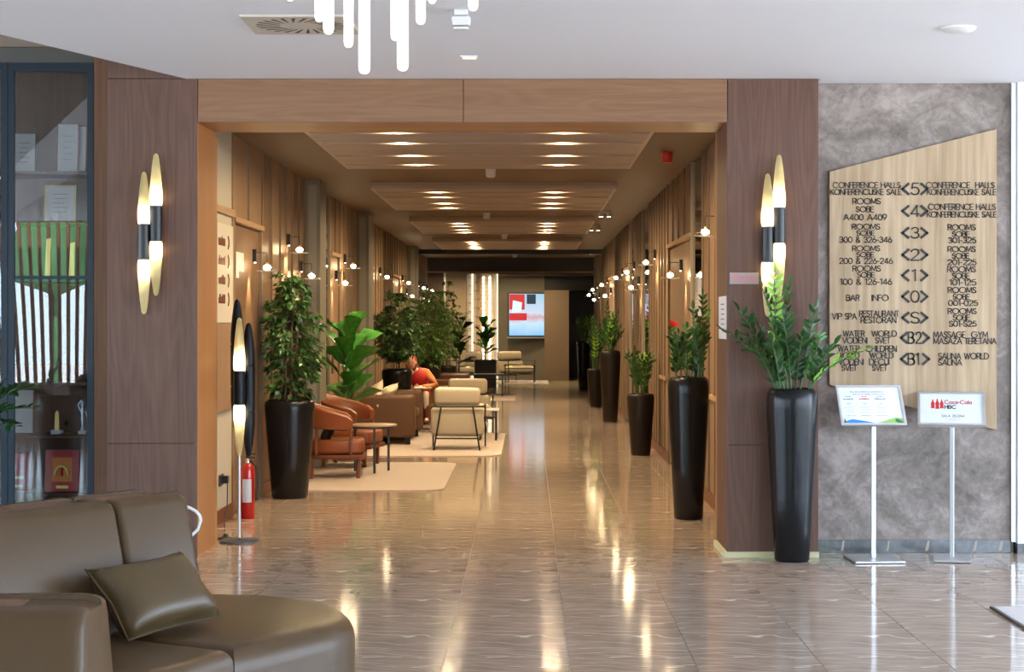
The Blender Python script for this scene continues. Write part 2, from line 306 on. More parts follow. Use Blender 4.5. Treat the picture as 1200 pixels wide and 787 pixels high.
# ---------------------------------------------------------------- mesh helpers
class MB:
    def __init__(s): s.v = []; s.f = []
    def add(s, vs, fs):
        k = len(s.v); s.v += [tuple(p) for p in vs]; s.f += [tuple(i+k for i in q) for q in fs]; return s
    def box(s, x0, x1, y0, y1, z0, z1, mat=None):
        vs = [Vector((x, y, z)) for z in (z0, z1) for y in (y0, y1) for x in (x0, x1)]
        if mat: vs = [mat @ p for p in vs]
        return s.add(vs, [(0, 2, 3, 1), (4, 5, 7, 6), (0, 1, 5, 4), (2, 6, 7, 3), (0, 4, 6, 2), (1, 3, 7, 5)])
    def cyl(s, a, b, r0, r1=None, n=16, cap=True):
        r1 = r0 if r1 is None else r1; a = Vector(a); b = Vector(b); d = (b-a).normalized()
        u = d.orthogonal().normalized(); v = d.cross(u)
        vs = [a+(u*math.cos(2*PI*i/n)+v*math.sin(2*PI*i/n))*r0 for i in range(n)] + [b+(u*math.cos(2*PI*i/n)+v*math.sin(2*PI*i/n))*r1 for i in range(n)]
        fs = [(i, (i+1) % n, n+(i+1) % n, n+i) for i in range(n)]
        if cap: fs += [tuple(range(n-1, -1, -1)), tuple(range(n, 2*n))]
        return s.add(vs, fs)
    def lathe(s, prof, n=24, c=(0, 0, 0), cap=True):
        vs = []; fs = []
        for r, z in prof:
            vs += [(c[0]+r*math.cos(2*PI*i/n), c[1]+r*math.sin(2*PI*i/n), c[2]+z) for i in range(n)]
        for k in range(len(prof)-1):
            for i in range(n):
                fs.append((k*n+i, k*n+(i+1) % n, (k+1)*n+(i+1) % n, (k+1)*n+i))
        if cap: fs += [tuple(range(n-1, -1, -1)), tuple(range((len(prof)-1)*n, len(prof)*n))]
        return s.add(vs, fs)
    def tube(s, pts, r, n=8, closed=False, r_end=None):
        pts = [Vector(p) for p in pts]; N = len(pts); vs = []; fs = []
        up = None
        for i, p in enumerate(pts):
            if closed: d = (pts[(i+1) % N]-pts[i-1]).normalized()
            else: d = (pts[min(i+1, N-1)]-pts[max(i-1, 0)]).normalized()
            if up is None: up = d.orthogonal().normalized()
            up = (up-d*up.dot(d)).normalized(); v = d.cross(up)
            rr = r if r_end is None else r+(r_end-r)*i/(N-1)
            vs += [p+(up*math.cos(2*PI*j/n)+v*math.sin(2*PI*j/n))*rr for j in range(n)]
        M_ = N if closed else N-1
        for i in range(M_):
            for j in range(n):
                a = i*n; b = ((i+1) % N)*n
                fs.append((a+j, a+(j+1) % n, b+(j+1) % n, b+j))
        if not closed: fs += [tuple(range(n-1, -1, -1)), tuple(range((N-1)*n, N*n))]
        return s.add(vs, fs)
    def prism(s, out, z0, z1):
        n = len(out)
        vs = [(x, y, z0) for x, y in out]+[(x, y, z1) for x, y in out]
        return s.add(vs, [(i, (i+1) % n, n+(i+1) % n, n+i) for i in range(n)]+[tuple(range(n-1, -1, -1)), tuple(range(n, 2*n))])
    def prism_y(s, out, y0, y1):      # outline in x,z
        n = len(out)
        vs = [(x, y0, z) for x, z in out]+[(x, y1, z) for x, z in out]
        return s.add(vs, [(i, (i+1) % n, n+(i+1) % n, n+i) for i in range(n)]+[tuple(range(n-1, -1, -1)), tuple(range(n, 2*n))])
    def rings(s, rings, cap=True):
        n = len(rings[0]); k0 = 0; vs = []; fs = []
        for r in rings: vs += list(r)
        for k in range(len(rings)-1):
            for i in range(n):
                fs.append((k*n+i, k*n+(i+1) % n, (k+1)*n+(i+1) % n, (k+1)*n+i))
        if cap: fs += [tuple(range(n-1, -1, -1)), tuple(range((len(rings)-1)*n, len(rings)*n))]
        return s.add(vs, fs)
    def sphere(s, c, r, n=12, m=8, sz=1.0):
        prof = [(max(1e-4, r*math.sin(PI*k/m)), -r*sz*math.cos(PI*k/m)) for k in range(m+1)]
        return s.lathe(prof, n, c)
    def mesh(s, name, mat, smooth=False, bevel=0.0, seg=2):
        me = bpy.data.meshes.new(name); me.from_pydata([tuple(p) for p in s.v], [], s.f)
        bm = bmesh.new(); bm.from_mesh(me); bmesh.ops.recalc_face_normals(bm, faces=bm.faces)
        if bevel:
            es = [e for e in bm.edges if len(e.link_faces) == 2 and e.calc_face_angle(0) > 0.5]
            bmesh.ops.bevel(bm, geom=es, offset=bevel, segments=seg, affect='EDGES', profile=0.5, clamp_overlap=True)
        if smooth:
            for f in bm.faces: f.smooth = True
            for e in bm.edges:
                if len(e.link_faces) == 2 and e.calc_face_angle(0) > 0.75: e.smooth = False
        bm.to_mesh(me); bm.free()
        me.materials.append(mat); return me
    def build(s, name, mat, parent=None, smooth=False, bevel=0.0, seg=2, loc=None):
        o = bpy.data.objects.new(name, s.mesh(name, mat, smooth, bevel, seg)); C.objects.link(o)
        if parent: o.parent = parent
        if loc: o.location = loc
        return o
def B(*a): return MB().box(*a)
def thing(name, label, cat, loc=(0, 0, 0), rz=0.0, group=None):
    o = bpy.data.objects.new(name, None); C.objects.link(o); o.location = loc; o.rotation_euler = (0, 0, rz)
    o.empty_display_size = 0.1
    o['label'] = label; o['category'] = cat
    if group: o['group'] = group
    return o
def tag(o, label, cat, group=None):
    o['label'] = label; o['category'] = cat
    if group: o['group'] = group
    return o
def struct(o, label=None, cat='structure'):
    o['kind'] = 'structure'
    if label: o['label'] = label; o['category'] = cat
    return o
def link_copy(src, parent, loc=None, rot=None, scale=None):
    c = src.copy(); C.objects.link(c); c.parent = parent
    if loc is not None: c.location = loc
    if rot is not None: c.rotation_euler = rot
    if scale is not None: c.scale = scale
    return c
def inst(name, me, parent, loc=(0, 0, 0), rot=(0, 0, 0), scale=(1, 1, 1)):
    o = bpy.data.objects.new(name, me); C.objects.link(o); o.parent = parent
    o.location = loc; o.rotation_euler = rot; o.scale = scale; return o
def copy_thing(root, loc, rz, label):
    r = root.copy(); C.objects.link(r); r.location = loc; r.rotation_euler = (0, 0, rz); r['label'] = label
    for ch in list(root.children):
        c = link_copy(ch, r)
        for g in ch.children: link_copy(g, c)
    return r
def rrect(x0, x1, y0, y1, r, n=6):
    pts = []
    for cx, cy, a0 in ((x1-r, y1-r, 0), (x0+r, y1-r, 90), (x0+r, y0+r, 180), (x1-r, y0+r, 270)):
        for k in range(n+1):
            a = math.radians(a0+90*k/n); pts.append((cx+r*math.cos(a), cy+r*math.sin(a)))
    return pts
ORD = ['first', 'second', 'third', 'fourth', 'fifth', 'sixth', 'seventh', 'eighth', 'ninth', 'tenth', 'eleventh', 'twelfth', 'thirteenth', 'fourteenth']

# ---------------------------------------------------------------- stroke lettering (geometric sans)
def _arc(cx, cy, rx, ry, a0, a1, n=10):
    return [(cx+rx*math.cos(math.radians(a0+(a1-a0)*k/n)), cy+ry*math.sin(math.radians(a0+(a1-a0)*k/n))) for k in range(n+1)]
G = {
 ' ': (0.35, []), 'A': (0.8, [[(0, 0), (.4, 1), (.8, 0)], [(.14, .33), (.66, .33)]]),
 'B': (.6, [[(0, 0), (0, 1)], [(0, 1)]+_arc(.3, .76, .25, .24, 90, -90)+[(0, .52)], [(0, .52)]+_arc(.32, .26, .28, .26, 90, -90)+[(0, 0)]]),
 'C': (.92, [_arc(.5, .5, .5, .5, 45, 315, 16)]), 'D': (.78, [[(0, 0), (0, 1)]+_arc(.28, .5, .5, .5, 90, -90)+[(0, 0)]]),
 'E': (.5, [[(.5, 1), (0, 1), (0, 0), (.5, 0)], [(0, .5), (.45, .5)]]), 'F': (.48, [[(.48, 1), (0, 1), (0, 0)], [(0, .5), (.42, .5)]]),
 'G': (1.0, [_arc(.5, .5, .5, .5, 45, 360, 16)+[(.55, .5)]]), 'H': (.66, [[(0, 0), (0, 1)], [(.66, 0), (.66, 1)], [(0, .52), (.66, .52)]]),
 'I': (.04, [[(.02, 0), (.02, 1)]]), 'J': (.45, [[(.45, 1), (.45, .22)]+_arc(.225, .22, .225, .22, 0, -180)]),
 'K': (.62, [[(0, 0), (0, 1)], [(.58, 1), (0, .42)], [(.2, .6), (.62, 0)]]), 'L': (.45, [[(0, 1), (0, 0), (.45, 0)]]),
 'M': (.86, [[(0, 0), (.08, 1), (.43, .15), (.78, 1), (.86, 0)]]), 'N': (.7, [[(0, 0), (0, 1), (.7, 0), (.7, 1)]]),
 'O': (1.0, [_arc(.5, .5, .5, .5, 0, 360, 20)]), 'P': (.56, [[(0, 0), (0, 1)]+_arc(.28, .74, .28, .26, 90, -90)+[(0, .48)]]),
 'R': (.58, [[(0, 0), (0, 1)]+_arc(.28, .74, .28, .26, 90, -90)+[(0, .48)], [(.28, .48), (.58, 0)]]),
 'S': (.52, [_arc(.26, .76, .24, .24, 20, 270, 10)+_arc(.26, .26, .26, .26, 90, -160, 10)]),
 'T': (.52, [[(0, 1), (.52, 1)], [(.26, 1), (.26, 0)]]), 'U': (.64, [[(0, 1), (0, .32)]+_arc(.32, .32, .32, .32, 180, 360)+[(.64, 1)]]),
 'V': (.7, [[(0, 1), (.35, 0), (.7, 1)]]), 'W': (1.0, [[(0, 1), (.25, 0), (.5, .95), (.75, 0), (1.0, 1)]]),
 'X': (.7, [[(0, 0), (.7, 1)], [(0, 1), (.7, 0)]]), 'Y': (.66, [[(0, 1), (.33, .45), (.66, 1)], [(.33, .45), (.33, 0)]]), 'Z': (.58, [[(0, 1), (.58, 1), (0, 0), (.58, 0)]]),
 '0': (.6, [_arc(.3, .5, .3, .5, 0, 360, 16)]), '1': (.25, [[(0, .88), (.2, 1), (.2, 0)]]),
 '2': (.56, [_arc(.28, .72, .27, .28, 170, -35, 10)+[(0, 0), (.56, 0)]]),
 '3': (.56, [_arc(.27, .76, .24, .24, 160, -90, 10), _arc(.27, .27, .28, .27, 90, -160, 10)]),
 '4': (.6, [[(.45, 0), (.45, 1), (0, .25), (.6, .25)]]), '5': (.56, [[(.5, 1), (.14, 1), (.06, .54)]+_arc(.27, .32, .29, .32, 125, -155, 10)]),
 '6': (.56, [[(.36, 1), (.04, .45)], _arc(.28, .3, .28, .3, 0, 360, 14)]),
 '9': (.56, [[(.2, 0), (.52, .55)], _arc(.28, .7, .28, .3, 0, 360, 14)]),
 '&': (.66, [[(.64, 0), (.14, .66)]+_arc(.28, .8, .18, .2, 200, -30, 8)+[(.1, .42)]+_arc(.26, .24, .25, .24, 130, 330, 8)+[(.64, .45)]]),
 '-': (.28, [[(0, .42), (.28, .42)]]), '<': (.5, [[(.5, .95), (0, .5), (.5, .05)]]), '>': (.5, [[(0, .95), (.5, .5), (0, .05)]]),
 'Ž': (.58, [[(0, 1), (.58, 1), (0, 0), (.58, 0)], [(.15, 1.32), (.29, 1.14), (.43, 1.32)]]),
 'a': (.5, [_arc(.25, .3, .25, .3, 0, 360, 12), [(.5, .62), (.5, 0)]]), 'c': (.46, [_arc(.27, .3, .26, .3, 45, 315, 10)]),
 'o': (.54, [_arc(.27, .3, .27, .3, 0, 360, 12)]), 'l': (.05, [[(.02, 1), (.02, 0)]]),
 'i': (.05, [[(.02, .6), (.02, 0)]]), 'e': (.5, [[(0, .3), (.5, .3)]+_arc(.25, .3, .25, .3, 0, 300, 10)]), 'm': (.7, [[(0, 0), (0, .6), (.35, .5), (.35, 0)], [(.35, .5), (.7, .6), (.7, 0)]]),
}
def letters(s, x0, x1, z0, z1, y, depth, wd, mb=None, gap=0.16):
    """letters with raised strokes in the x-z plane at y, facing -y"""
    mb = mb or MB()
    tot = sum(G[c][0] for c in s)+gap*(len(s)-1); sx = (x1-x0)/tot; sz = z1-z0; cx = x0
    for c in s:
        wdt, strokes = G[c]
        for st in strokes:
            for (a, b) in zip(st[:-1], st[1:]):
                ax, az, bx_, bz = cx+a[0]*sx, z0+a[1]*sz, cx+b[0]*sx, z0+b[1]*sz
                dx, dz = bx_-ax, bz-az; L = math.hypot(dx, dz)
                if L < 1e-7: continue
                ux, uz = dx/L, dz/L; ax -= ux*wd*.35; az -= uz*wd*.35; bx_ += ux*wd*.35; bz += uz*wd*.35
                nx, nz = -uz*wd/2, ux*wd/2
                vs = [(ax+nx, y, az+nz), (bx_+nx, y, bz+nz), (bx_-nx, y, bz-nz), (ax-nx, y, az-nz)]
                vs += [(p[0], y-depth, p[2]) for p in vs]
                mb.add(vs, [(4, 5, 6, 7), (0, 1, 5, 4), (1, 2, 6, 5), (2, 3, 7, 6), (3, 0, 4, 7)])
        cx += (wdt+gap)*sx
    return mb

# ---------------------------------------------------------------- SETTING
YP = 12.28        # face of the pillars and lintel
YJ = 12.94        # back of the opening
YWALL = 12.52     # plaster wall
XL, XR = WX(232, YP), WX(852, YP)     # opening
ZT = WZ(143, YP)
ZC = WZ(92, YP)                        # lobby ceiling height
WLX, WRX, HC = -2.48, 1.62, 3.21      # corridor
YE = 50.0
M['mframe'] = plain('champagne_mirror_frame', (0.36, 0.30, 0.22), 0.4)
M['pil_strip'] = plain('pale_pilaster_strip', (0.30, 0.28, 0.23), 0.5)

# floor: slab, then separate tiles where they are large in view
floor = struct(MB().box(-11, 8.5, -4.2, 44, -0.2, -0.006).build('floor', M['grout']))
xs0 = TOFF
tile_me = MB().box(0.0013, TW-0.0013, 0.0013, TL-0.0013, -0.006, 0.0).mesh('tile', M['tile'], bevel=0.001, seg=1)
iy0 = math.floor((7.3-TYO)/TL)
y = TYO
rows = []
while y < 20.4: rows.append(y); y += TL
for yy in rows:
    if yy < 12.2: xa, xb = -3.5, 4.0
    else: xa, xb = -2.62, 1.7
    if yy < 9: xa = -3.2; xb = 3.3
    k = math.floor((xa-xs0)/TW)
    while xs0+k*TW < xb:
        x = xs0+k*TW
        inst('tile', tile_me, floor, (x, yy, 0)); k += 1
yend = rows[-1]+TL
def tiling(x0, x1, y0, y1):
    o = MB().box(x0, x1, y0, y1, -0.005, 0.0).build('tiling', M['tile_far'], floor); o['kind'] = 'stuff'; return o
tiling(-11, 8.5, -4.2, TYO)
tiling(-11, xs0+math.floor((-3.5-xs0)/TW)*TW, TYO, YWALL+0.5)
tiling(xs0+math.ceil((4.0-xs0)/TW)*TW, 8.5, TYO, YWALL+0.5)
tiling(-2.7, 1.7, yend, 43.5)
# gaps left and right in the two near rows
near_rows = [r for r in rows if r < 9]
if near_rows:
    a = xs0+math.floor((-3.5-xs0)/TW)*TW; b = xs0+math.floor((-3.2-xs0)/TW)*TW
    if b > a: tiling(a, b, TYO, near_rows[-1]+TL)
    a = xs0+math.ceil((3.3-xs0)/TW)*TW; b = xs0+math.ceil((4.0-xs0)/TW)*TW
    if b > a: tiling(a, b, TYO, near_rows[-1]+TL)
o = MB().box(-6, 6, 43.5, 58, -0.1, 0.0).build('floor_end', M['tile_end']); struct(o)

# lobby ceiling with its slanting edge, raised dark ceiling to the left
xe0, ye0 = WX(218, YP), YP+0.02; xe1 = WX(0, 10.4)
dx = (xe1-xe0)/(10.4-ye0)
ceil_out = [(xe0, ye0), (2.03, ye0), (2.03, YWALL+.1), (8.5, YWALL+.1), (8.5, -4.2), (xe0+dx*(-4.2-ye0), -4.2)]
struct(MB().prism(ceil_out, ZC, ZC+0.75).build('ceiling', M['white']))
struct(MB().box(-11.3, 8.8, -4.5, 14, 4.06, 4.3).build('ceiling_raised', M['cab_grey']))
struct(MB().box(-8.4, 7.3, 14, 58.3, 3.4, 4.3).build('roof_sun_block', M['cab_grey']))  # unseen slab added to keep the sun out of the corridor
# lintel
lint = struct(MB().box(XL-0.0, XR+0.0, YP+0.02, YJ, ZT, ZC).build('wall_lintel', M['soffit']))
seam = WX(543, YP)
MB().box(XL, seam-0.003, YP, YP+0.019, ZT, ZC-0.002).build('panel', M['lintel'], lint, bevel=0.002, seg=1)
MB().box(seam+0.003, XR, YP, YP+0.019, ZT, ZC-0.002).build('panel', M['lintel'], lint, bevel=0.002, seg=1)
# left pillar
xpl = WX(126, YP)
pl = struct(MB().box(xpl, XL-0.02, YP+0.02, YJ, 0, 3.98).build('wall_pillar_left', M['pillar']))
MB().box(xpl, XL-0.004, YP, YP+0.019, 0, WZ(519, YP)-.003).build('panel', M['pillar'], pl, bevel=0.002, seg=1)
MB().box(xpl, XL-0.004, YP, YP+0.019, WZ(519, YP), WZ(92, YP)-.004).build('panel', M['pillar'], pl, bevel=0.002, seg=1)
MB().box(xpl, XL-0.004, YP, YP+0.019, WZ(92, YP)+.002, 3.98).build('panel', M['pillar'], pl, bevel=0.002, seg=1)
MB().box(XL-0.02, XL, YP+.001, YJ, 0, ZT).build('jamb_panel', M['jamb'], pl)
# right pillar
xpr = WX(959, YP)
pr = struct(MB().box(XR+0.02, xpr, YP+0.02, YJ, 0, ZC).build('wall_pillar_right', M['pillar']))
zs = WZ(521, YP)
MB().box(XR+0.004, xpr, YP, YP+0.019, 0.03, zs-.003).build('panel', M['pillar'], pr, bevel=0.002, seg=1)
MB().box(XR+0.004, xpr, YP, YP+0.019, zs, ZC-.002).build('panel', M['pillar'], pr, bevel=0.002, seg=1)
MB().box(XR, XR+0.02, YP+.001, YJ, 0, ZT).build('jamb_panel', M['pillar'], pr)
MB().box(XR-0.025, xpr, YP-0.03, YP-0.0005, 0, 0.038).box(XR-0.025, XR-.0005, YP-.0005, YJ, 0, 0.038).build('baseboard', M['plinth'], pr)  # lit strip at the foot, its glow only in the paint
# plaster wall, skirting, white corner
xw1 = WX(1184, YWALL)
struct(MB().box(xpr-0.1, xw1+.02, YWALL, YWALL+0.2, 0, ZC).build('wall_right_lobby', M['plaster']))
bb = struct(MB().box(xpr-0.0, xw1, YWALL-0.012, YWALL-.0005, 0, 0.092).build('baseboard_right', M['skirt'], bevel=0.002, seg=1))
for px0, ww in ((987, 3.5), (1040, 3), (1086, 5), (1142, 4), (1172, 5)):      # pale veins that cross the skirting
    c = WX(px0, YWALL); k = ww*0.006/2
    MB().prism_y([(c-k, .012), (c+k*.4, .015), (c+k, .05), (c+k*1.2, .088), (c+.1*k, .085), (c-k*.5, .05)], YWALL-.0135, YWALL-.0122).build('marble_vein', M['grout'], bb)
struct(MB().box(xw1, xw1+.035, YWALL-.03, YWALL+.1, 0.08, ZC).build('trim_1', M['alu']))
struct(MB().box(xw1+.036, 8.5, YWALL-0.06, YWALL+0.2, 0.07, ZC).build('wall_corner_white', M['white_wall']))
struct(MB().box(xw1+.036, 8.5, YWALL-0.055, YWALL+0.2, 0, 0.069).build('baseboard_corner', M['skirt']))
# left wall behind the cabinets, lobby side and back walls with window openings
struct(MB().box(-11, xpl, 13.1, 13.3, 0, 4.0).build('wall_left_lobby', M['lobby_dim']))
def window_wall(name, axis, fixed, a0, a1, z_sill, z_head, ztop, n, pier):
    mb = MB(); t = 0.25
    def bx(p0, p1, z0, z1):
        if axis == 'x': mb.box(p0, p1, fixed, fixed+t, z0, z1)
        else: mb.box(fixed, fixed+t, p0, p1, z0, z1)
    bx(a0, a1, 0, z_sill); bx(a0, a1, z_head, ztop)
    for i in range(n+1):
        c = a0+(a1-a0)*i/n; bx(max(a0, c-pier/2), min(a1, c+pier/2), z_sill, z_head)
    return struct(mb.build(name, M['lobby_dim']))
window_wall('wall_back', 'x', -4.45, -11, -2.6, 0.62, 3.3, 4.0, 2, 0.4)
window_wall('wall_back', 'x', -4.45, 4.2, 8.5, 0.62, 3.3, 4.0, 2, 0.4)
struct(MB().box(-2.6, 4.2, -4.45, -4.2, 0, 4.0).build('wall_back', M['lobby_dim']))
window_wall('wall_left_side', 'y', -11.25, -4.2, 13.1, 0.3, 3.3, 4.0, 5, 1.1)
window_wall('wall_right_side', 'y', 8.5, -4.2, YWALL, 0.3, 3.25, 4.0, 5, 0.5)
struct(MB().box(-60, 60, -60, 60, -0.5, -0.35).build('ground', M['paving']))
hb = MB()
rh = random.Random(3)
for i in range(16):
    cx = -22+i*1.9+rh.uniform(-.4, .4); h = rh.uniform(2.6, 4.6)
    prof = [(0.07, 0), (0.07, 2.6), (0.85, 2.9), (0.95, 2.9+h*.3), (0.6, 2.9+h*.65), (0.25, 2.9+h*.9), (0.02, 2.9+h)]
    rr = []
    for r, z in prof:
        rr.append([(cx+r*rh.uniform(.8, 1.15)*math.cos(2*PI*j/12), -15+rh.uniform(-.1, .1)+r*math.sin(2*PI*j/12), z-.35) for j in range(12)])
    hb.rings(rr)
hb.build('outdoor_hedge', M['grass'], smooth=True)['kind'] = 'structure'
pb = MB()
for i in range(24):
    x0 = -10.0+i*0.155; sl = 0.46-0.035*i
    pb.tube([(x0+sl*.6, -5.6, -0.3), (x0+sl*.1, -5.6, 1.6), (x0-sl*.8, -5.6, 4.2)], 0.034, 6)
pb.build('outdoor_pole_screen', M['cab_wood'], smooth=True)['kind'] = 'structure'

# ---------------------------------------------------------------- corridor shell
cc = MB().box(WLX-.3, WRX+.3, YJ, 38.6, HC, HC+.1).box(WLX-.3, WRX+.3, 38.9, 43.4, HC, HC+.1)
struct(cc.build('ceiling_corridor', M['corr_ceiling']))
struct(MB().box(WLX-.3, XL, YJ, YJ+.1, 0, HC).box(XR, WRX+.3, YJ, YJ+.1, 0, HC).box(XL, XR, YJ-.02, YJ+.02, ZT+.02, HC).build('wall_return', M['soffit']))
wl = struct(MB().box(WLX-.3, WLX-.04, YJ+.1, 44.2, 0, HC).build('wall_left', M['dark_wall']))
wr = struct(MB().box(WRX+.04, WRX+.3, YJ+.1, 44.2, 0, HC).build('wall_right', M['dark_wall']))
# beams
struct(MB().box(WLX, WRX, 38.6, 38.9, HC-.1, HC+.1).build('trim_2', M['dark']))
struct(MB().box(WLX-.3, WRX+.3, 43.4, 44.0, 2.86, HC+.1).build('trim_3', M['dark']))
struct(MB().box(WLX, WRX, 43.38, 43.4, 2.84, 2.875).build('trim_4', M['post']))

def side(s, y0, y1, kind, hi=HC, sub=None):
    """one bay of wall facing; s=-1 left, +1 right"""
    X = WLX if s < 0 else WRX; par = wl if s < 0 else wr
    def slab(ya, yb, z0, z1, t, name, mat, proud=0.0):
        a, b = sorted((X-s*proud, X+s*t)); return MB().box(a, b, ya, yb, z0, z1).build(name, mat, par, bevel=0.003, seg=1)
    if kind == 'panel':
        n = max(1, round((y1-y0)/(sub or .55))); d = (y1-y0)/n
        for i in range(n):
            slab(y0+i*d+.012, y0+(i+1)*d-.012, 0.12, hi, .04, 'panel', M['panel'])
            slab(y0+(i+1)*d-.011, y0+(i+1)*d+.011, 0.12, hi, .04, 'post', M['post'], .018)
        slab(y0, y1, 0.0, .115, .04, 'baseboard', M['cognac_wood'], .01)
    elif kind == 'door':
        zr = 2.47
        n = max(1, round((y1-y0)/.7)); d = (y1-y0)/n
        for i in range(n):
            slab(y0+i*d+.015, y0+(i+1)*d-.015, zr+.05, hi, .04, 'panel', M['panel'])
            slab(y0+(i+1)*d-.014, y0+(i+1)*d+.014, zr+.05, hi, .04, 'post', M['post'], .018)
        slab(y0, y1, zr, zr+.045, .04, 'rail', M['rail'], .03)
        d = slab(y0+.05, y1-.05, .01, zr-.01, .04, 'door_leaf', M['panel'], -.015)
        slab(y0, y0+.045, 0, zr-.001, .04, 'door_frame', M['post'], .012); slab(y1-.045, y1, 0, zr-.001, .04, 'door_frame', M['post'], .012)
        ya = y0+.16; a, b = sorted((X-s*.03, X+s*.014))
        MB().box(a, b, ya, ya+.02, .98, 1.2).build('door_handle', M['chrome'], d)
    elif kind == 'mirror':
        slab(y0+.03, y1-.03, .1, hi-.03, .04, 'mirror', M['mirror'], -.01)
        for q in (y0, y1-.03): slab(q, q+.03, .0, hi, .04, 'mirror_frame', M['mframe'], .012)
    elif kind == 'dark':
        slab(y0, y1, .0, hi, .04, 'panel', M['dark_wall'], -.02)
    elif kind == 'pilaster':
        a, b = sorted((X-s*.17, X+s*.04))
        o = MB().box(a, b, y0, y1, 0, hi).build('pilaster', M['pilaster'], par, bevel=.004, seg=1)
        xm = (X-s*.085); MB().box(xm-.045, xm+.045, y0-.008, y0, .15, hi-.06).build('pilaster_panel', M['pil_strip'], o)
def crail(s, y0, y1, z=.95):
    X = WLX if s < 0 else WRX; par = wl if s < 0 else wr
    a, b = sorted((X-s*.035, X-s*.019)); MB().box(a, b, y0, y1, z, z+.045).build('rail', M['rail'], par)
# right wall bays
for y0, y1, k in ((YJ+.1, 14.2, 'panel'), (14.2, 15.3, 'panel'), (15.3, 16.4, 'panel'), (16.4, 17.6, 'mirror'), (17.6, 20.5, 'door'), (20.5, 21.4, 'panel'), (21.4, 23.6, 'panel'),
                  (23.6, 25.1, 'mirror'), (25.1, 27.1, 'panel'), (27.1, 28.2, 'mirror'), (28.2, 30.2, 'door'), (30.2, 32.4, 'panel'), (32.4, 33.2, 'mirror'), (33.2, 36.0, 'door'),
                  (36.0, 38.6, 'panel'), (38.6, 39.6, 'mirror'), (39.6, 43.38, 'panel')):
    side(1, y0, y1, k, HC, .42 if y0 > 20 else .55)
crail(1, 14.2, 16.4); crail(1, 20.5, 21.5); crail(1, 25.1, 27.1)
# left wall bays
side(-1, 14.9, 16.5, 'door')
for y0, y1, k in ((16.5, 17.7, 'panel'), (17.7, 18.6, 'panel'), (18.6, 19.7, 'panel'), (19.7, 20.3, 'pilaster'), (20.3, 21.2, 'panel'), (21.2, 22.2, 'mirror'), (22.2, 23.3, 'door'),
                  (23.3, 25.7, 'panel'), (25.7, 26.5, 'pilaster'), (26.5, 28.3, 'door'), (28.3, 30.2, 'panel'), (30.2, 30.9, 'dark'), (30.9, 32.3, 'panel'), (32.3, 34.2, 'door'), (34.2, 36.0, 'panel'),
                  (36.0, 36.8, 'dark'), (36.8, 37.4, 'pilaster'), (37.4, 39.4, 'door'), (39.4, 43.38, 'panel')):
    side(-1, y0, y1, k, HC, .5)
# cream first bay on the left with rail, and wayfinding board
MB().box(WLX-.04, WLX, YJ+.1, 14.88, 0.12, 2.50).build('plaster_bay', M['cream'], wl)
MB().box(WLX-.04, WLX, YJ+.1, 14.88, 2.565, HC).build('plaster_bay', M['cream'], wl)
MB().box(WLX-.04, WLX+.025, YJ+.1, 14.9, 2.502, 2.562).build('rail', M['rail'], wl)
MB().box(WLX-.04, WLX+.012, YJ+.1, 14.9, 0, .12).build('baseboard', M['cognac_wood'], wl)
MB().box(WLX-.03, WLX+.01, 14.84, 14.9, .12, HC).build('post', M['panel'], wl)
wb = thing('wayfinding_board', 'cream wayfinding board with four short brown text rows on the left corridor wall', 'sign', (WLX+.0005, 13.55, 1.62))
MB().box(0, .02, .45, 1.24, 0, 0.80).build('board', M['signboard'], wb, bevel=.002, seg=1)
MB().box(0, .03, .45, 1.24, -.71, -.005).build('lower_board', M['oak2'], wb, bevel=.002, seg=1)
for i in range(4):
    z = .62-.155*i; mb = MB(); rr = random.Random(i)
    yq = .55
    while yq < .84: 
        h = rr.choice((.05, .06, .075)); mb.box(.02, .024, yq, yq+.022, z, z+h); yq += .034
    mb.build('lettering', M['cognac_wood'], wb)
    mb = MB(); mb.tube([(.022, .98, z+.085), (.022, 1.01, z+.06), (.022, 1.015, z+.035), (.022, 1.01, z+.01), (.022, .98, z-.015)], .008, 5); mb.build('bracket_mark', M['cognac_wood'], wb)
tag(MB().box(WLX+.016, WLX+.02, 14.95, 15.35, 2.06, 2.22).box(WLX+.016, WLX+.02, 14.95, 15.1, 2.0, 2.06).build('door_sign', M['paper']), 'small white stepped notice on the first left corridor door', 'notice')

# ---------------------------------------------------------------- ceiling slat panels with downlights
px0, px1 = -1.785, 1.003
ZP = HC-.075
def slat_panel(y0, y1, lights, label):
    t = thing('ceiling_panel', label, 'ceiling panel', ((px0+px1)/2, y0, ZP), 0, 'slatted ceiling panels down the corridor')
    hw = (px1-px0)/2
    MB().box(-hw, hw, 0, y1-y0, .035, .074).build('backing', M['slat_back'], t)
    MB().box(-hw, -hw+.03, 0, y1-y0, 0, .034).box(hw-.03, hw, 0, y1-y0, 0, .034).box(-hw+.031, hw-.031, 0, .03, 0, .034).box(-hw+.031, hw-.031, y1-y0-.03, y1-y0, 0, .034).build('frame', M['slat'], t)
    mb = MB(); y = .045; pitch = .075
    ls = [l-y0 for l in lights]
    while y < y1-y0-.09:
        if not any(abs(y+.03-l) < .055 for l in ls): mb.box(-hw+.03, hw-.03, y, y+.055, 0, .034)
        y += pitch
    o = mb.build('slats', M['slat'], t); o['kind'] = 'stuff'
    for l in ls:
        for xx in (-1.065, .303):
            xl = xx-(px0+px1)/2
            d = MB().lathe([(.045, .034), (.045, .022), (.035, .018), (.035, .034)], 16, (xl, l, 0)).build('downlight', M['chrome'], t)
            MB().lathe([(.001, .0), (.033, .0)], 12, (xl, l, .021), cap=False).build('lens', M['down'], d)
    return t
fr = (0.55, 1.4, 2.53, 3.44)
panels = [(13.6, 17.5), (20.06, 23.93), (26.6, 30.3), (33.0, 36.8)]
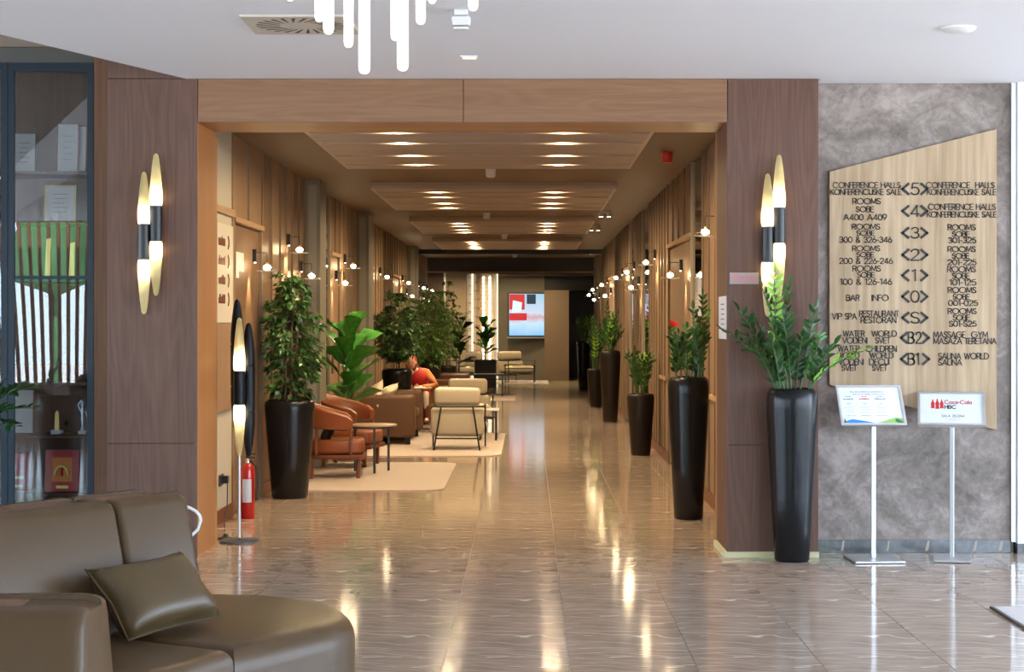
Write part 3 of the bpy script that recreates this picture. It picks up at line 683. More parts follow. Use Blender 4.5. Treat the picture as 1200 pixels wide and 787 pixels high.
for i, (a, b) in enumerate(panels):
    k = (b-a)/3.9
    slat_panel(a, b, [a+q*k for q in fr], '%s greige slatted ceiling panel from the opening, with eight downlights' % ['nearest', 'second', 'third', 'farthest'][i])

# ---------------------------------------------------------------- wall lamps
def wall_lamp(s, y, zb, label):
    X = WLX if s < 0 else WRX; q = -s
    off = .019
    t = thing('wall_lamp', label, 'wall lamp', (X+q*off, y, zb-.06), 0, 'glass disc wall lamps along the corridor')
    prof = [(0, .115), (q*.036, .115), (q*.036, .03), (q*.034, 0), (0, 0)]
    MB().prism_y([(p[0], p[1]) for p in prof], -.022, .022).build('bracket', M['blackmetal'], t, bevel=.004)
    MB().tube([(q*.025, 0, .085), (q*.125, 0, .085), (q*.13, 0, .078), (q*.13, 0, -.0)], .0035, 6).build('arm', M['blackmetal'], t)
    MB().cyl((q*.022, 0, .0), (q*.022, 0, -.006), .009, n=10).build('beam_lens', M['strip_bulb'], t)
    l = bpy.data.lights.new('wall_beam', 'SPOT'); l.energy = BEAM_W; l.color = (1, .74, .42); l.spot_size = math.radians(58); l.spot_blend = .8; l.shadow_soft_size = .01
    lo = bpy.data.objects.new('wall_beam', l); C.objects.link(lo); lo.parent = t; lo.location = (q*.045, 0, -.015); lo.rotation_euler = (0, q*math.radians(8), 0)
    MB().cyl((q*.13, 0, .0), (q*.13, 0, -.02), .010, .010, 10).build('socket', M['gold'], t)
    MB().sphere((q*.13, 0, -.046), .034, 12, 8, .72).build('bulb', M['bulb'], t, smooth=True)
    MB().lathe([(.001, -.082), (.092, -.082), (.096, -.077), (.092, -.072), (.001, -.072)], 28, (q*.13, 0, 0), cap=False).build('glass_disc', M['disc'], t, smooth=True)
    return t
left = [(15.85, 2.22), (18.1, 2.47), (19.1, 2.23), (22.6, 2.23), (23.66, 2.48), (29.3, 2.48), (34.6, 2.50), (35.7, 2.26), (39.6, 2.50), (41.5, 2.25), (43.0, 2.5)]
right = [(14.75, 2.48), (18.4, 2.22), (22.2, 2.48), (25.4, 2.23), (26.5, 2.48), (29.8, 2.48), (34.0, 2.24), (35.5, 2.48), (39.6, 2.24), (40.6, 2.48), (43.0, 2.4)]
for i, (y, z) in enumerate(left): wall_lamp(-1, y, z, '%s glass disc wall lamp from the opening on the left corridor wall' % ORD[i])
for i, (y, z) in enumerate(right): wall_lamp(1, y, z, '%s glass disc wall lamp from the opening on the right corridor wall' % ORD[i])

# ---------------------------------------------------------------- spindle lamps
CONE = [(0, .88), (.03, .97), (.08, 1.0), (.3, .97), (.55, .82), (.75, .65), (.88, .50), (.95, .40), (.985, .26), (1, .05)]
R = .0435
def cone(z0, z1, mat, name, parent, x=0, y=0, r=R):
    return MB().lathe([(r*k, z0+(z1-z0)*t) for t, k in CONE], 20, (x, y, 0), cap=False).build(name, mat, parent, smooth=True)
def lamp_light(parent, loc, wts):
    l = bpy.data.lights.new('lamp_light', 'POINT'); l.energy = wts; l.color = (1, .80, .48); l.shadow_soft_size = .012
    o = bpy.data.objects.new('lamp_light', l); C.objects.link(o); o.parent = parent; o.location = loc
def sconce(label, units, ys):
    x0 = sum(u[0] for u in units)/len(units)
    t = thing('wall_sconce', label, 'wall lamp', (x0, ys, 0))
    for (x, top, c1, c0, bot) in units:
        xl = x-x0
        MB().cyl((xl, 0, c0), (xl, 0, c1), R*.99, n=22).build('body', M['blackmetal'], t, smooth=True)
        cone(c1, top, M['shade'], 'lamp_shade', t, xl); cone(c0, bot, M['shade'], 'lamp_shade', t, xl)
        lamp_light(t, (xl, 0, c1+.055), SCONCE_W); lamp_light(t, (xl, 0, c0-.055), SCONCE_W)
    zc = (units[0][2]+units[0][3])/2
    MB().box(-.03, .03, .02, YP-ys-.001, zc-.03, zc+.03).build('mount', M['blackmetal'], t)
YS = YP-.075
def U(px, a, b, c, d): return (WX(px, YS), WZ(a, YS), WZ(b, YS), WZ(c, YS), WZ(d, YS))
sconce('twin spindle wall lamp with gold shades on the left wooden pillar', [U(168.8, 201, 262.5, 304.5, 368), U(182.8, 179.5, 241, 283, 346.5)], YS)
sconce('twin spindle wall lamp with gold shades on the right wooden pillar, above the large planter', [U(899.6, 203, 265.5, 307.5, 371), U(913, 181, 243, 285, 348)], YS)
# floor lamp with three spindles
YF = 13.14
M['ink'] = plain('ink_black_shade', (0.003, 0.005, 0.009), 0.4, spec=0.25)
fl = thing('floor_lamp', 'tall black spindle floor lamp with lit gold shades on a disc base', 'floor lamp', (WX(280.5, YF), YF, 0))
MB().lathe([(.145, 0), (.145, .012), (.13, .018), (.02, .022), (.008, .03)], 32).build('base', M['greymetal'], fl, smooth=True)
MB().cyl((0, 0, .018), (0, 0, WZ(530, YF)), .009, n=12).build('pole', M['steel'], fl, smooth=True)
MB().cyl((0, 0, WZ(474, YF)), (0, 0, WZ(434, YF)), R, n=22).build('body', M['ink'], fl, smooth=True)
cone(WZ(434, YF), WZ(372, YF), M['shade'], 'lamp_shade', fl); cone(WZ(474, YF), WZ(535, YF), M['shade'], 'lamp_shade', fl)
lamp_light(fl, (0, 0, WZ(434, YF)+.055), SCONCE_W*1.4); lamp_light(fl, (0, 0, WZ(474, YF)-.055), SCONCE_W*1.4)
for dxp, dy, a, b, c, d in ((-5, .095, 350, 404, 452, 512), (8.5, .095, 378, 430, 482, 536)):
    xl = dxp*YF/F
    MB().cyl((xl, dy, WZ(c, YF)), (xl, dy, WZ(b, YF)), R*1.15, n=22).build('body', M['ink'], fl, smooth=True)
    cone(WZ(b, YF), WZ(a, YF), M['ink'], 'dark_shade', fl, xl, dy, R*1.15); cone(WZ(c, YF), WZ(d, YF), M['ink'], 'dark_shade', fl, xl, dy, R*1.15)

# ---------------------------------------------------------------- chandelier
YCH = 6.0
ch = thing('chandelier', 'cluster of glowing glass tubes hanging from the lobby ceiling', 'chandelier', (WX(450, YCH), YCH, ZC))
MB().lathe([(.32, 0), (.32, -.03), (.30, -.04)], 36).build('canopy', M['chrome'], ch, smooth=True)
for px_, py_, r, dy in ((340, 1.5, .015, .1), (374, 26, .015, .12), (385, 40.5, .018, .0), (408.5, 56, .0165, .2), (427, 87, .019, -.15), (463.5, 48, .0165, .15), (472, 83.5, .019, -.1), (493, 29, .0165, .0), (506.5, 4.5, .015, .1), (554.5, 13, .0165, -.05), (448, -12, .017, .28), (520, -20, .016, .2)):
    Y = YCH+dy; x, z = W(px_, py_, Y); xl = x-WX(450, YCH); zl = z-ZC
    MB().lathe([(.001, 0), (r*.5, .002), (r*.85, .008), (r, .02), (r, .50), (r*.9, .51)], 16, (xl, dy, zl)).build('glass_tube', M['tube'], ch, smooth=True)
    MB().lathe([(r*1.05, .511), (r*1.05, .54), (.004, .55)], 12, (xl, dy, zl)).build('cap', M['gold'], ch, smooth=True)
    MB().cyl((xl, dy, zl+.55), (xl*.6, dy*.8, -.03), .0015, n=5).build('cord', M['blackmetal'], ch)

# ---------------------------------------------------------------- ceiling fittings
t = thing('ceiling_diffuser', 'square swirl air diffuser in the white lobby ceiling', 'air vent', (-1.285, 10.03, ZC))
MB().prism(rrect(-.3, .3, -.3, .3, .01, 2), -.012, 0).build('plate', M['vent'], t)
slot = MB()
for k in range(24):
    a = 2*PI*k/24; c, s = math.cos(a), math.sin(a); c2, s2 = math.cos(a+.18), math.sin(a+.18); c3, s3 = math.cos(a+.27), math.sin(a+.27)
    slot = MB().add([(.12*c, .12*s, -.013), (.25*c2, .25*s2, -.013), (.25*c3, .25*s3, -.013), (.12*math.cos(a+.06), .12*math.sin(a+.06), -.013),
                     (.12*c, .12*s, -.0121), (.25*c2, .25*s2, -.0121), (.25*c3, .25*s3, -.0121), (.12*math.cos(a+.06), .12*math.sin(a+.06), -.0121)],
                    [(0, 1, 2, 3), (4, 7, 6, 5), (0, 4, 5, 1), (1, 5, 6, 2), (2, 6, 7, 3), (3, 7, 4, 0)])
    slot.build('slot', M['dark'], t)
t = thing('ceiling_sensor', 'white box shaped detector on the lobby ceiling beside the hanging tubes', 'sensor', (WX(540.5, 9.6), 9.6, ZC))
MB().box(-.036, .036, -.03, .03, -.03, 0).build('bracket', M['device'], t, bevel=.004)
MB().prism_y([(-.045, -.035), (.045, -.035), (.052, -.05), (.045, -.085), (-.045, -.085), (-.052, -.05)], -.035, .035).build('housing', M['device'], t, bevel=.004)
MB().box(-.04, .04, -.03, .03, -.105, -.092).build('lens_cover', M['label_white'], t)
t = thing('recessed_downlight', 'thin lit slot downlight in the lobby ceiling above the lintel', 'downlight', (WX(550, 11.27), 11.27, ZC))
MB().box(-.055, .055, -.055, .055, -.008, 0).build('frame', M['label_white'], t); MB().box(-.045, .045, -.045, .045, -.0095, -.0082).build('lens', M['led'], t)
tag(MB().lathe([(.1, 0), (.1, -.01), (.08, -.025), (.03, -.03)], 28, (WX(1123, 10.16), 10.16, ZC)).build('ceiling_speaker', M['device'], smooth=True), 'round flat white disc on the lobby ceiling at the right', 'sensor')
def detector(px, py, Y, label, mat='device', r=.055, domez=.05):
    x = WX(px, Y); t = thing('smoke_detector' if mat == 'device' else 'fire_beacon', label, 'detector' if mat == 'device' else 'alarm', (x, Y, HC))
    MB().lathe([(r, 0), (r, -.02), (r*.85, -.035)], 18).build('base', M[mat], t, smooth=True)
    MB().lathe([(r*.95, -.036), (r*.9, -.036-domez*.75), (r*.7, -.036-domez)], 18).build('dome', M[mat], t, smooth=True)
def yc(py, z=HC): return (z-EYE)*F/(VY-py)
detector(575, 203, yc(198), 'white smoke detector between the first two slatted panels')
detector(782, 184, yc(178.5), 'red fire alarm beacon on the corridor ceiling near the opening', 'red_plastic', .055, .06)
detector(696, 297, yc(293), 'small red fire alarm beacon at the far end of the corridor ceiling', 'red_plastic', .07, .08)
detector(570, 253, yc(249.5), 'dome camera between the second and third slatted panels')
detector(591, 277, yc(274.5), 'white smoke detector between the third and fourth slatted panels')
detector(603, 299, 41.0, 'white smoke detector beyond the last slatted panel')
def twin(px, Y, label):
    t = thing('twin_spotlight', label, 'spotlight', (WX(px, Y), Y, HC))
    MB().box(-.07, .07, -.03, .03, -.03, 0).build('bar', M['device'], t, bevel=.005)
    for s in (-1, 1):
        h = MB().lathe([(.03, -.031), (.036, -.08), (.036, -.085)], 14, (s*.055, 0, 0)).build('head', M['device'], t, smooth=True)
        MB().lathe([(.001, -.0865), (.03, -.0865)], 12, (s*.055, -.0, 0), cap=False).build('lens', M['strip_bulb'], h)
twin(709, yc(247), 'first twin spotlight on the right side of the corridor ceiling'); twin(697, yc(264), 'second, farther twin spotlight on the right side of the corridor ceiling')

# ---------------------------------------------------------------- directory board
YB = YWALL-.035
db = thing('directory_board', 'large slant-topped light oak directory board with black floor lettering on the plaster wall', 'sign', (0, YWALL-.0005, 0))
out = [W(972, 451, YB), W(1168, 504, YB), W(1168, 151, YB), W(972, 201, YB)]
MB().prism_y([(a, b) for a, b in out], -.0345, 0).build('board', M['oak'], db, bevel=.002, seg=1)
ROWS = [
 ('CONFERENCE HALLS', 976, 1055, 213.7, 220), ('KONFERENCIJSKE SALE', 973, 1056, 221.8, 228), ('CONFERENCE  HALLS', 1085.5, 1165, 213.7, 220), ('KONFERENCIJSKE SALE', 1086.5, 1167, 221.8, 228.2),
 ('ROOMS', 999.4, 1031.6, 232.4, 239), ('SOBE', 1003.5, 1024, 242, 248.2), ('A400 A409', 988.6, 1039, 251, 257.8), ('CONFERENCE HALLS', 1088, 1166.4, 239, 245.5), ('KONFERENCIJSKE SALE', 1086.5, 1167.5, 248, 254.4),
 ('ROOMS', 998.7, 1031, 262.4, 268.6), ('SOBE', 1004, 1024.7, 270.2, 276), ('300 & 326-346', 983.8, 1045, 277.5, 284), ('ROOMS', 1110.8, 1143, 263, 269.5), ('SOBE', 1116, 1136, 271.2, 277.2), ('301-325', 1111.3, 1143.7, 278.3, 284.6),
 ('ROOMS', 999, 1031, 288, 294), ('SOBE', 1004, 1024, 295.5, 301), ('200 & 226-246', 983.8, 1046, 302.3, 308.8), ('ROOMS', 1110.8, 1143, 288.7, 295), ('SOBE', 1116, 1135.5, 296.7, 302.6), ('201-225', 1111, 1144, 304, 310.2),
 ('ROOMS', 999.4, 1031.7, 311.3, 317.7), ('SOBE', 1005, 1024.6, 319, 325), ('100 & 126-146', 985, 1045, 326.6, 333.3), ('ROOMS', 1110.4, 1143, 312, 318.7), ('SOBE', 1116, 1136, 320, 326.2), ('101-125', 1113, 1143.7, 327.3, 334),
 ('BAR', 991.8, 1007, 345.4, 352.2), ('INFO', 1021.8, 1041, 345.4, 352.2), ('ROOMS', 1111, 1143.7, 336.5, 343), ('SOBE', 1117, 1136, 344.6, 350.6), ('001-025', 1111.5, 1145.8, 351.8, 358),
 ('VIP', 975, 986.5, 367, 374), ('SPA', 990.5, 1003.7, 367, 374), ('RESTAURANT', 1007.3, 1053, 364, 370.6), ('RESTORAN', 1009, 1050, 371.6, 378.2), ('ROOMS', 1111, 1144, 361.2, 367.6), ('SOBE', 1117, 1136, 368.8, 375), ('S01-S25', 1112.5, 1144, 376, 382.3),
 ('WATER', 988.2, 1013, 387.5, 394), ('WORLD', 1021.8, 1050.7, 387.5, 394), ('VODENI', 987.4, 1016.2, 395.4, 402), ('SVET', 1026, 1043, 395.4, 402), ('MASSAGE', 1094, 1131.2, 388.5, 395.3), ('GYM', 1138.4, 1157.5, 388.5, 395.3), ('MASAŽA', 1094, 1127, 396.2, 402.8), ('TERETANA', 1131, 1167.4, 396.2, 402.8),
 ('WATER', 982, 1007, 405, 411.7), ('CHILDREN', 1015, 1050.7, 405, 411.7), ('WORLD', 981.6, 1007, 413, 419.4), ('WORLD', 1019.5, 1047, 413, 419.4), ('VODENI', 983, 1011.8, 420.6, 427), ('DECIJI', 1019, 1042, 420.6, 427), ('SVET', 986.4, 1004, 427.8, 434), ('SVET', 1022.5, 1039.5, 427.8, 434),
 ('SAUNA WORLD', 1099.8, 1158.5, 413.6, 420.5), ('SAUNA', 1099.8, 1127, 421.3, 427.8)]
for s, a, b, c, d in ROWS:
    x0, z1 = W(a, c, YB); x1, z0 = W(b, d, YB)
    letters(s, x0, x1, z0, z1, -.0345, .005, .0052, None, .14).build('lettering', M['black'], db)
for s, c, d in (('<5>', 214.5, 228), ('<4>', 240.7, 253.7), ('<3>', 266.5, 279), ('<2>', 292, 304.7), ('<1>', 315.8, 329), ('<0>', 340.7, 354), ('<S>', 365.7, 378.3), ('<B2>', 389, 402), ('<B1>', 413.9, 427)):
    z1, z0 = WZ(c, YB), WZ(d, YB); mb = MB()
    x0, x1 = (1057.5, 1087) if len(s) == 3 else (1056, 1089)
    letters('<', WX(x0, YB), WX(x0+7, YB), z0, z1, -.0345, .006, .017, mb); letters('>', WX(x1-7.5, YB), WX(x1-.5, YB), z0, z1, -.0345, .006, .017, mb)
    mid = s[1:-1]
    if len(mid) == 1: letters(mid, WX(1069 if mid == '1' else 1067.5, YB), WX(1073.5 if mid == '1' else 1077, YB), z0, z1, -.0345, .006, .0085, mb)
    else: letters(mid, WX(1064.5, YB), WX(1079.5 if mid == 'B2' else 1077, YB), z0, z1, -.0345, .006, .0085, mb, .2)
    mb.build('floor_marker', M['black'], db)

# ---------------------------------------------------------------- sign stands
def sign_stand(label, x, y, rz, w_, h_, tilt, ztop, fill):
    t = thing('sign_stand', label, 'sign', (x, y, 0), rz)
    bw = .17 if tilt < .7 else .125
    MB().box(-bw, bw, -.2, .2, .004, .016).build('base', M['alu'], t, bevel=.003, seg=1)
    MB().box(-bw+.01, bw-.01, -.19, .19, 0, .0038).build('foot_pad', M['blackmetal'], t)
    MB().box(-.015, .015, -.012, .012, .016, ztop+.012).build('pole', M['steel'], t, bevel=.003, seg=1)
    h = bpy.data.objects.new('display_frame', None)
    # frame in local x-z then tilted back about x
    mt = Matrix.Translation((0, -.02, ztop)) @ Matrix.Rotation(-tilt, 4, 'X')
    f = MB(); b_ = .018
    for a in ((-w_/2, w_/2, -.012, .012, 0, b_), (-w_/2, w_/2, -.012, .012, h_-b_, h_), (-w_/2, -w_/2+b_, -.012, .012, b_+.0002, h_-b_-.0002), (w_/2-b_, w_/2, -.012, .012, b_+.0002, h_-b_-.0002)): f.box(*a, mat=mt)
    fo = f.build('display_frame', M['alu'], t)
    p = MB().box(-w_/2+b_, w_/2-b_, -.004, .009, b_, h_-b_, mat=mt).build('poster', M['poster'], t)
    def part(mb, mat, name):
        mb.v = [tuple(mt @ Vector(q)) for q in mb.v]; mb.build(name, mat, p)
    fill(part, w_, h_)
def fill_programme(part, w_, h_):
    yq = -.0042
    def ln(x0, x1, z, hh, mat, name='text_line'):
        x = x0; rr = random.Random(int(z*9999)+int(x0*999)); mb = MB()
        while x < x1:
            k = rr.uniform(.004, .009); mb.box(x, min(x+k, x1), yq-.0006, yq, z, z+hh*rr.choice((.7, 1))); x += k+.003
        part(mb, M[mat], name)
    ln(-.13, .10, h_*.83, .009, 'print_grey'); ln(-.115, .10, h_*.77, .007, 'print_grey')
    for c, m in ((-.15, 'print_grey'), (-.04, 'print_red'), (.07, 'print_grey')):
        ln(c-.022, c+.022, h_*.715, .007, m); ln(c-.035, c+.035, h_*.645, .013, m)
        ln(c-.012, c+.012, h_*.53, .012, 'print_lines'); ln(c-.036, c+.036, h_*.45, .006, 'print_lines'); ln(c-.03, c+.03, h_*.39, .004, 'print_lines'); ln(c-.036, c+.03, h_*.33, .004, 'print_lines'); ln(c-.036, c+.036, h_*.24, .005, 'print_grey')
    part(MB().prism_y([(-.20, .022), (-.195, .035), (-.17, .045), (-.14, .052), (-.10, .045), (-.05, .036), (0, .024), (0, .022)], yq-.0007, yq), M['print_blue'], 'printed_water')
    part(MB().prism_y([(.02, .022), (.06, .032), (.11, .05), (.16, .066), (.205, .058), (.208, .022)], yq-.0007, yq), M['print_green'], 'printed_hill')
    part(MB().prism_y([(.15, .04), (.16, .055), (.175, .052), (.19, .04), (.205, .03), (.2, .024), (.165, .024)], yq-.0014, yq-.0007), M['print_dkgreen'], 'printed_bush')
    part(MB().prism_y([(-.205, .022), (-.197, .062), (-.185, .022)], yq-.0014, yq-.0007), M['print_dkgreen'], 'printed_bush')
def bottle(cx, z0, h, w_):
    L = [(.5, 0), (.5, .1), (.42, .3), (.5, .45), (.47, .6), (.2, .78), (.16, .95), (.18, 1)]
    return [(cx+w_*a, z0+h*b) for a, b in L]+[(cx-w_*a, z0+h*b) for a, b in reversed(L)]
def fill_logo(part, w_, h_):
    yq = -.0042
    for c, hh, d in ((-.095, .072, 0), (-.125, .062, .006), (-.065, .062, .006)):
        part(MB().prism_y(bottle(c, h_*.5+d, hh*1.35, .026), yq-.0007, yq), M['print_red'], 'printed_bottle')
    part(letters('Coca-Cola', -.045, .135, h_*.655, h_*.655+.033, yq, .0007, .006, None, .22), M['print_red'], 'lettering')
    part(letters('HBC', -.045, .03, h_*.51, h_*.51+.032, yq, .0007, .0065, None, .25), M['black'], 'lettering')
    part(letters('SALA ZELENA', -.065, .085, h_*.26, h_*.26+.020, yq, .0007, .0035, None, .3), M['print_grey'], 'lettering')
    part(letters('I', -.04, -.037, h_*.16, h_*.16+.014, yq, .0007, .002), M['print_lines'], 'lettering')
    part(letters('SPRAT', -.02, .055, h_*.16, h_*.16+.014, yq, .0007, .002, None, .3) , M['print_lines'], 'lettering')
x1 = WX(1022.5, 12.1); sign_stand('floor sign stand with an illustrated programme poster, beside the tall planter', x1+.012, 12.13, math.radians(3), .455, .325, math.radians(35), WZ(499, 12.1), fill_programme)
x2 = WX(1116.5, 12.1); sign_stand('floor sign stand with a red bottle logo and lettering on a white sheet', x2+.008, 12.16, math.radians(-12), .455, .32, math.radians(47), WZ(499.5, 12.1), fill_logo)

# plates on the right pillar
ep = thing('pillar_plate', 'small clear plate with rose print on the right pillar', 'sign', (WX(872, YP), YP-.0005, WZ(326, YP)))
M['plate'] = plain('rosy_clear_plate', (0.40, 0.32, 0.31), 0.25)
MB().box(-.1, .1, -.006, 0, -.04, .04).build('plate', M['plate'], ep, bevel=.002, seg=1)
mb = MB(); rr = random.Random(5)
for k in range(9): mb.box(-.085+k*.019, -.085+k*.019+rr.uniform(.008, .018), -.008, -.0062, rr.uniform(-.03, -.01), rr.uniform(.008, .03))
mb.build('print', M['print_pink'], ep)
nt_ = thing('jamb_notice', 'white paper notice taped inside the right jamb of the opening', 'notice', (XR-.0005, 12.55, WZ(372, 12.6)))
MB().box(-.003, 0, -.24, .24, -.15, .15).build('sheet', M['poster'], nt_)
for k in range(6): MB().box(-.0042, -.0031, -.12, .1-.02*(k % 3), .09-k*.035, .098-k*.035).build('text_line', M['print_grey'], nt_)

# ---------------------------------------------------------------- planters and plants
def planter(parent, h, rt, rb, mat):
    prof = [(rb*.92, 0), (rb, .012), (rb+(rt-rb)*.42, h*.36), (rb+(rt-rb)*.75, h*.66), (rt*.99, h*.88), (rt, h*.93), (rt*.97, h*.97), (rt*.88, h*.995), (rt*.82, h), (rt*.76, h*.985), (rt*.74, h*.95)]
    MB().lathe(prof, 40).build('planter', mat, parent, smooth=True)
    MB().lathe([(rt*.735, h*.93), (rt*.735, h*.955), (rt*.3, h*.965)], 20).build('soil', M['soil'], parent)
def leaflet_mesh(name, mat, L, wd, fold=.25):
    vs = []; n = 5
    sh = [(0, .0), (.2, .72), (.45, 1.0), (.75, .75), (1, 0)]
    for t, k in sh: vs += [(-wd/2*k, L*t, wd*fold*k-.25*L*t*t*.5), (0, L*t, -.25*L*t*t*.5), (wd/2*k, L*t, wd*fold*k-.25*L*t*t*.5)]
    fs = []
    for i in range(4):
        a = i*3; fs += [(a, a+1, a+4, a+3), (a+1, a+2, a+5, a+4)]
    mb = MB(); mb.add(vs, fs); me = bpy.data.meshes.new(name); me.from_pydata(mb.v, [], mb.f); me.materials.append(mat)
    for p in me.polygons: p.use_smooth = True
    return me
LEAF = {k: leaflet_mesh('leaflet', M[k], .082, .033) for k in ('leaf', 'leaf_mid', 'leaf_new')}
def bez(a, b, c, n=10): return [a*(1-t)**2+b*2*t*(1-t)+c*t*t for t in [i/n for i in range(n+1)]]
def frame_of(d, up=Vector((0, 0, 1))):
    d = d.normalized(); x = d.cross(up)
    if x.length < 1e-3: x = Vector((1, 0, 0))
    x.normalize(); z = x.cross(d); return Matrix((x, d, z)).transposed()
def zz_stem(parent, base, tip, mat='leaf', separate=True, ls=1.0, rng=random, bow=.35, start=.35, n_leaf=9):
    base, tip = Vector(base), Vector(tip); mid = base+(tip-base)*.45; mid.z += (tip-base).length*bow*.28; 
    mid.x = base.x+(tip.x-base.x)*.28; mid.y = base.y+(tip.y-base.y)*.28
    pts = bez(base, mid, tip, 12)
    st = MB().tube(pts, .0075*ls, 6, r_end=.003).build('stem', M['stem'], parent, smooth=True)
    jm = MB(); me = LEAF[mat]
    for k in range(n_leaf):
        t = start+(1-start)*k/(n_leaf-1); f = t*12; i = min(11, int(f)); p = pts[i].lerp(pts[i+1], f-i); d = (pts[i+1]-pts[i]).normalized()
        for s in ((-1, 1) if k < n_leaf-1 else (0,)):
            R_ = frame_of(d) @ Matrix.Rotation(rng.uniform(-.5, .5), 3, 'Y') @ Matrix.Rotation(-s*rng.uniform(.75, 1.0), 3, 'Z') @ Matrix.Rotation(rng.uniform(.0, .5), 3, 'X')
            sc = ls*rng.uniform(.8, 1.15)*(1-.35*abs(t-.7))
            if separate:
                o = bpy.data.objects.new('leaflet', me); C.objects.link(o); o.parent = st
                o.matrix_local = Matrix.Translation(p) @ R_.to_4x4() @ Matrix.Scale(sc, 4)
            else:
                jm.add([p+(R_ @ v.co)*sc for v in me.vertices], [tuple(q.vertices) for q in me.polygons])
    if not separate:
        me2 = bpy.data.meshes.new('leaflets'); me2.from_pydata([tuple(v) for v in jm.v], [], jm.f); me2.materials.append(M[mat])
        for q in me2.polygons: q.use_smooth = True
        o = bpy.data.objects.new('leaflets', me2); C.objects.link(o); o.parent = st; o['kind'] = 'stuff'
def zz_plant(label, x, y, h, rt, rb, tips=None, seed=1, sep=False, spread=.3, ph=.75, mat='planter', n=12, ls=1.0):
    t = thing('potted_zz_plant', label, 'potted plant', (x, y, 0)); planter(t, h, rt, rb, M[mat]); rng = random.Random(seed)
    z0 = h*.955
    if tips:
        for (px, py, dy, kind, bow, nl) in tips:
            X, Z = W(px, py, y+dy); a = rng.uniform(0, 6.28)
            zz_stem(t, (.06*math.cos(a)+(.06 if X > x else -.06), .05*math.sin(a), z0), (X-x, dy, Z), kind, sep, ls, rng, bow, .25, nl+4)
    else:
        for k in range(n):
            a = 2*PI*k/n+rng.uniform(-.3, .3); r = spread*rng.uniform(.25, 1); hh = ph*rng.uniform(.55, 1)*(1-.35*(r/spread)**2)
            cx = r*math.cos(a); cx = min(cx, (WRX-.08-x)) if x > 0 else cx
            zz_stem(t, (.05*math.cos(a), .05*math.sin(a), z0), (cx, r*math.sin(a), z0+hh), 'leaf_new' if k % 9 == 3 else ('leaf_mid' if k % 3 == 0 else 'leaf'), sep, ls, rng, .3, .3, 9)
    return t
YPL = 12.09
zz_plant('tallest black planter with an arching glossy plant in front of the right pillar', WX(928, YPL), YPL, 1.175, .175, .118, [
    (846, 387, -.05, 'leaf', .55, 10), (866, 364, -.08, 'leaf', .35, 10), (884, 372, .02, 'leaf', .3, 8), (893, 337, -.02, 'leaf', .3, 10), (907, 320, 0, 'leaf_new', .15, 10), (926, 333, .02, 'leaf_mid', .2, 9),
    (957, 360, -.1, 'leaf', .25, 9), (962, 393, -.1, 'leaf_mid', .4, 8), (1012, 411, -.12, 'leaf_new', .55, 8), (978, 404, -.2, 'leaf', .5, 8), (905, 400, -.2, 'leaf', .3, 7), (885, 408, -.15, 'leaf', .4, 7), (940, 395, -.15, 'leaf', .3, 7), (918, 372, -.12, 'leaf', .2, 8), (870, 392, -.1, 'leaf', .5, 8)], 3, True, ls=1.05)
Y1 = 14.68
zz_plant('tall black planter with a bushy upright plant just inside the opening on the right', 1.325, Y1, 1.175, .172, .118, [
    (795, 392, 0, 'leaf', .3, 8), (823, 345, 0, 'leaf_mid', .2, 10), (832, 362, -.03, 'leaf_mid', .2, 9), (812, 362, -.1, 'leaf', .2, 9), (826, 385, -.1, 'leaf_mid', .3, 8), (805, 385, -.12, 'leaf_mid', .25, 8), (815, 395, -.15, 'leaf', .2, 7), (786, 386, .05, 'leaf_mid', .3, 8), (829, 398, -.1, 'leaf', .3, 7), (818, 375, .05, 'leaf', .2, 8), (800, 402, -.1, 'leaf', .3, 7)], 4, False, ls=.95)
f = [o for o in bpy.data.objects if o.name.startswith('potted_zz_plant')][-1]
fx, fz = W(789, 384, Y1-.1); inst('red_spot', leaflet_mesh('red_spot', M['print_red'], .07, .09), f, (fx-1.325, -.1, fz), (1.2, 0, .4))  # small red leaf shape for a red spot among the leaves
MB().tube([(0, -.03, 1.12), (-.08, -.06, 1.35), (fx-1.325, -.1, fz)], .004, 5).build('stem', M['stem'], f)
zz_plant('short brown-black planter with an upright plant, second along the right corridor wall', 1.375, 21.72, .755, .168, .12, None, 5, False, .26, .72, 'planter_brown', 14, 1.1)
zz_plant('tall dark planter with a dense upright plant, third along the right corridor wall', 1.335, 28.92, 1.17, .172, .118, None, 6, False, .27, .80, 'planter_brown', 16, 1.2)
zz_plant('short dark planter with a leafy plant, fourth along the right corridor wall', 1.284, 33.8, .745, .165, .12, None, 7, False, .3, 1.15, 'planter_brown', 16, 1.3)
zz_plant('tall blue-black planter with a dim plant, farthest along the right corridor wall', 1.334, 42.8, 1.175, .172, .118, None, 8, False, .27, .85, 'planter', 14, 1.4)
XC2 = -3.62
zz_plant('leafy plant with arching leaflets reaching in at the left edge before the cabinet', XC2-.02, 11.4, 1.05, .175, .118, [(44, 452, 0, 'leaf', .3, 9), (38, 478, -.1, 'leaf', .4, 9), (25, 452, -.1, 'leaf', .3, 9), (18, 500, -.15, 'leaf', .5, 8), (0, 455, .1, 'leaf', .3, 8), (-50, 440, 0, 'leaf', .3, 8), (-80, 470, .1, 'leaf', .3, 8), (8, 480, -.2, 'leaf', .4, 8)], 9, True, ls=1.1)

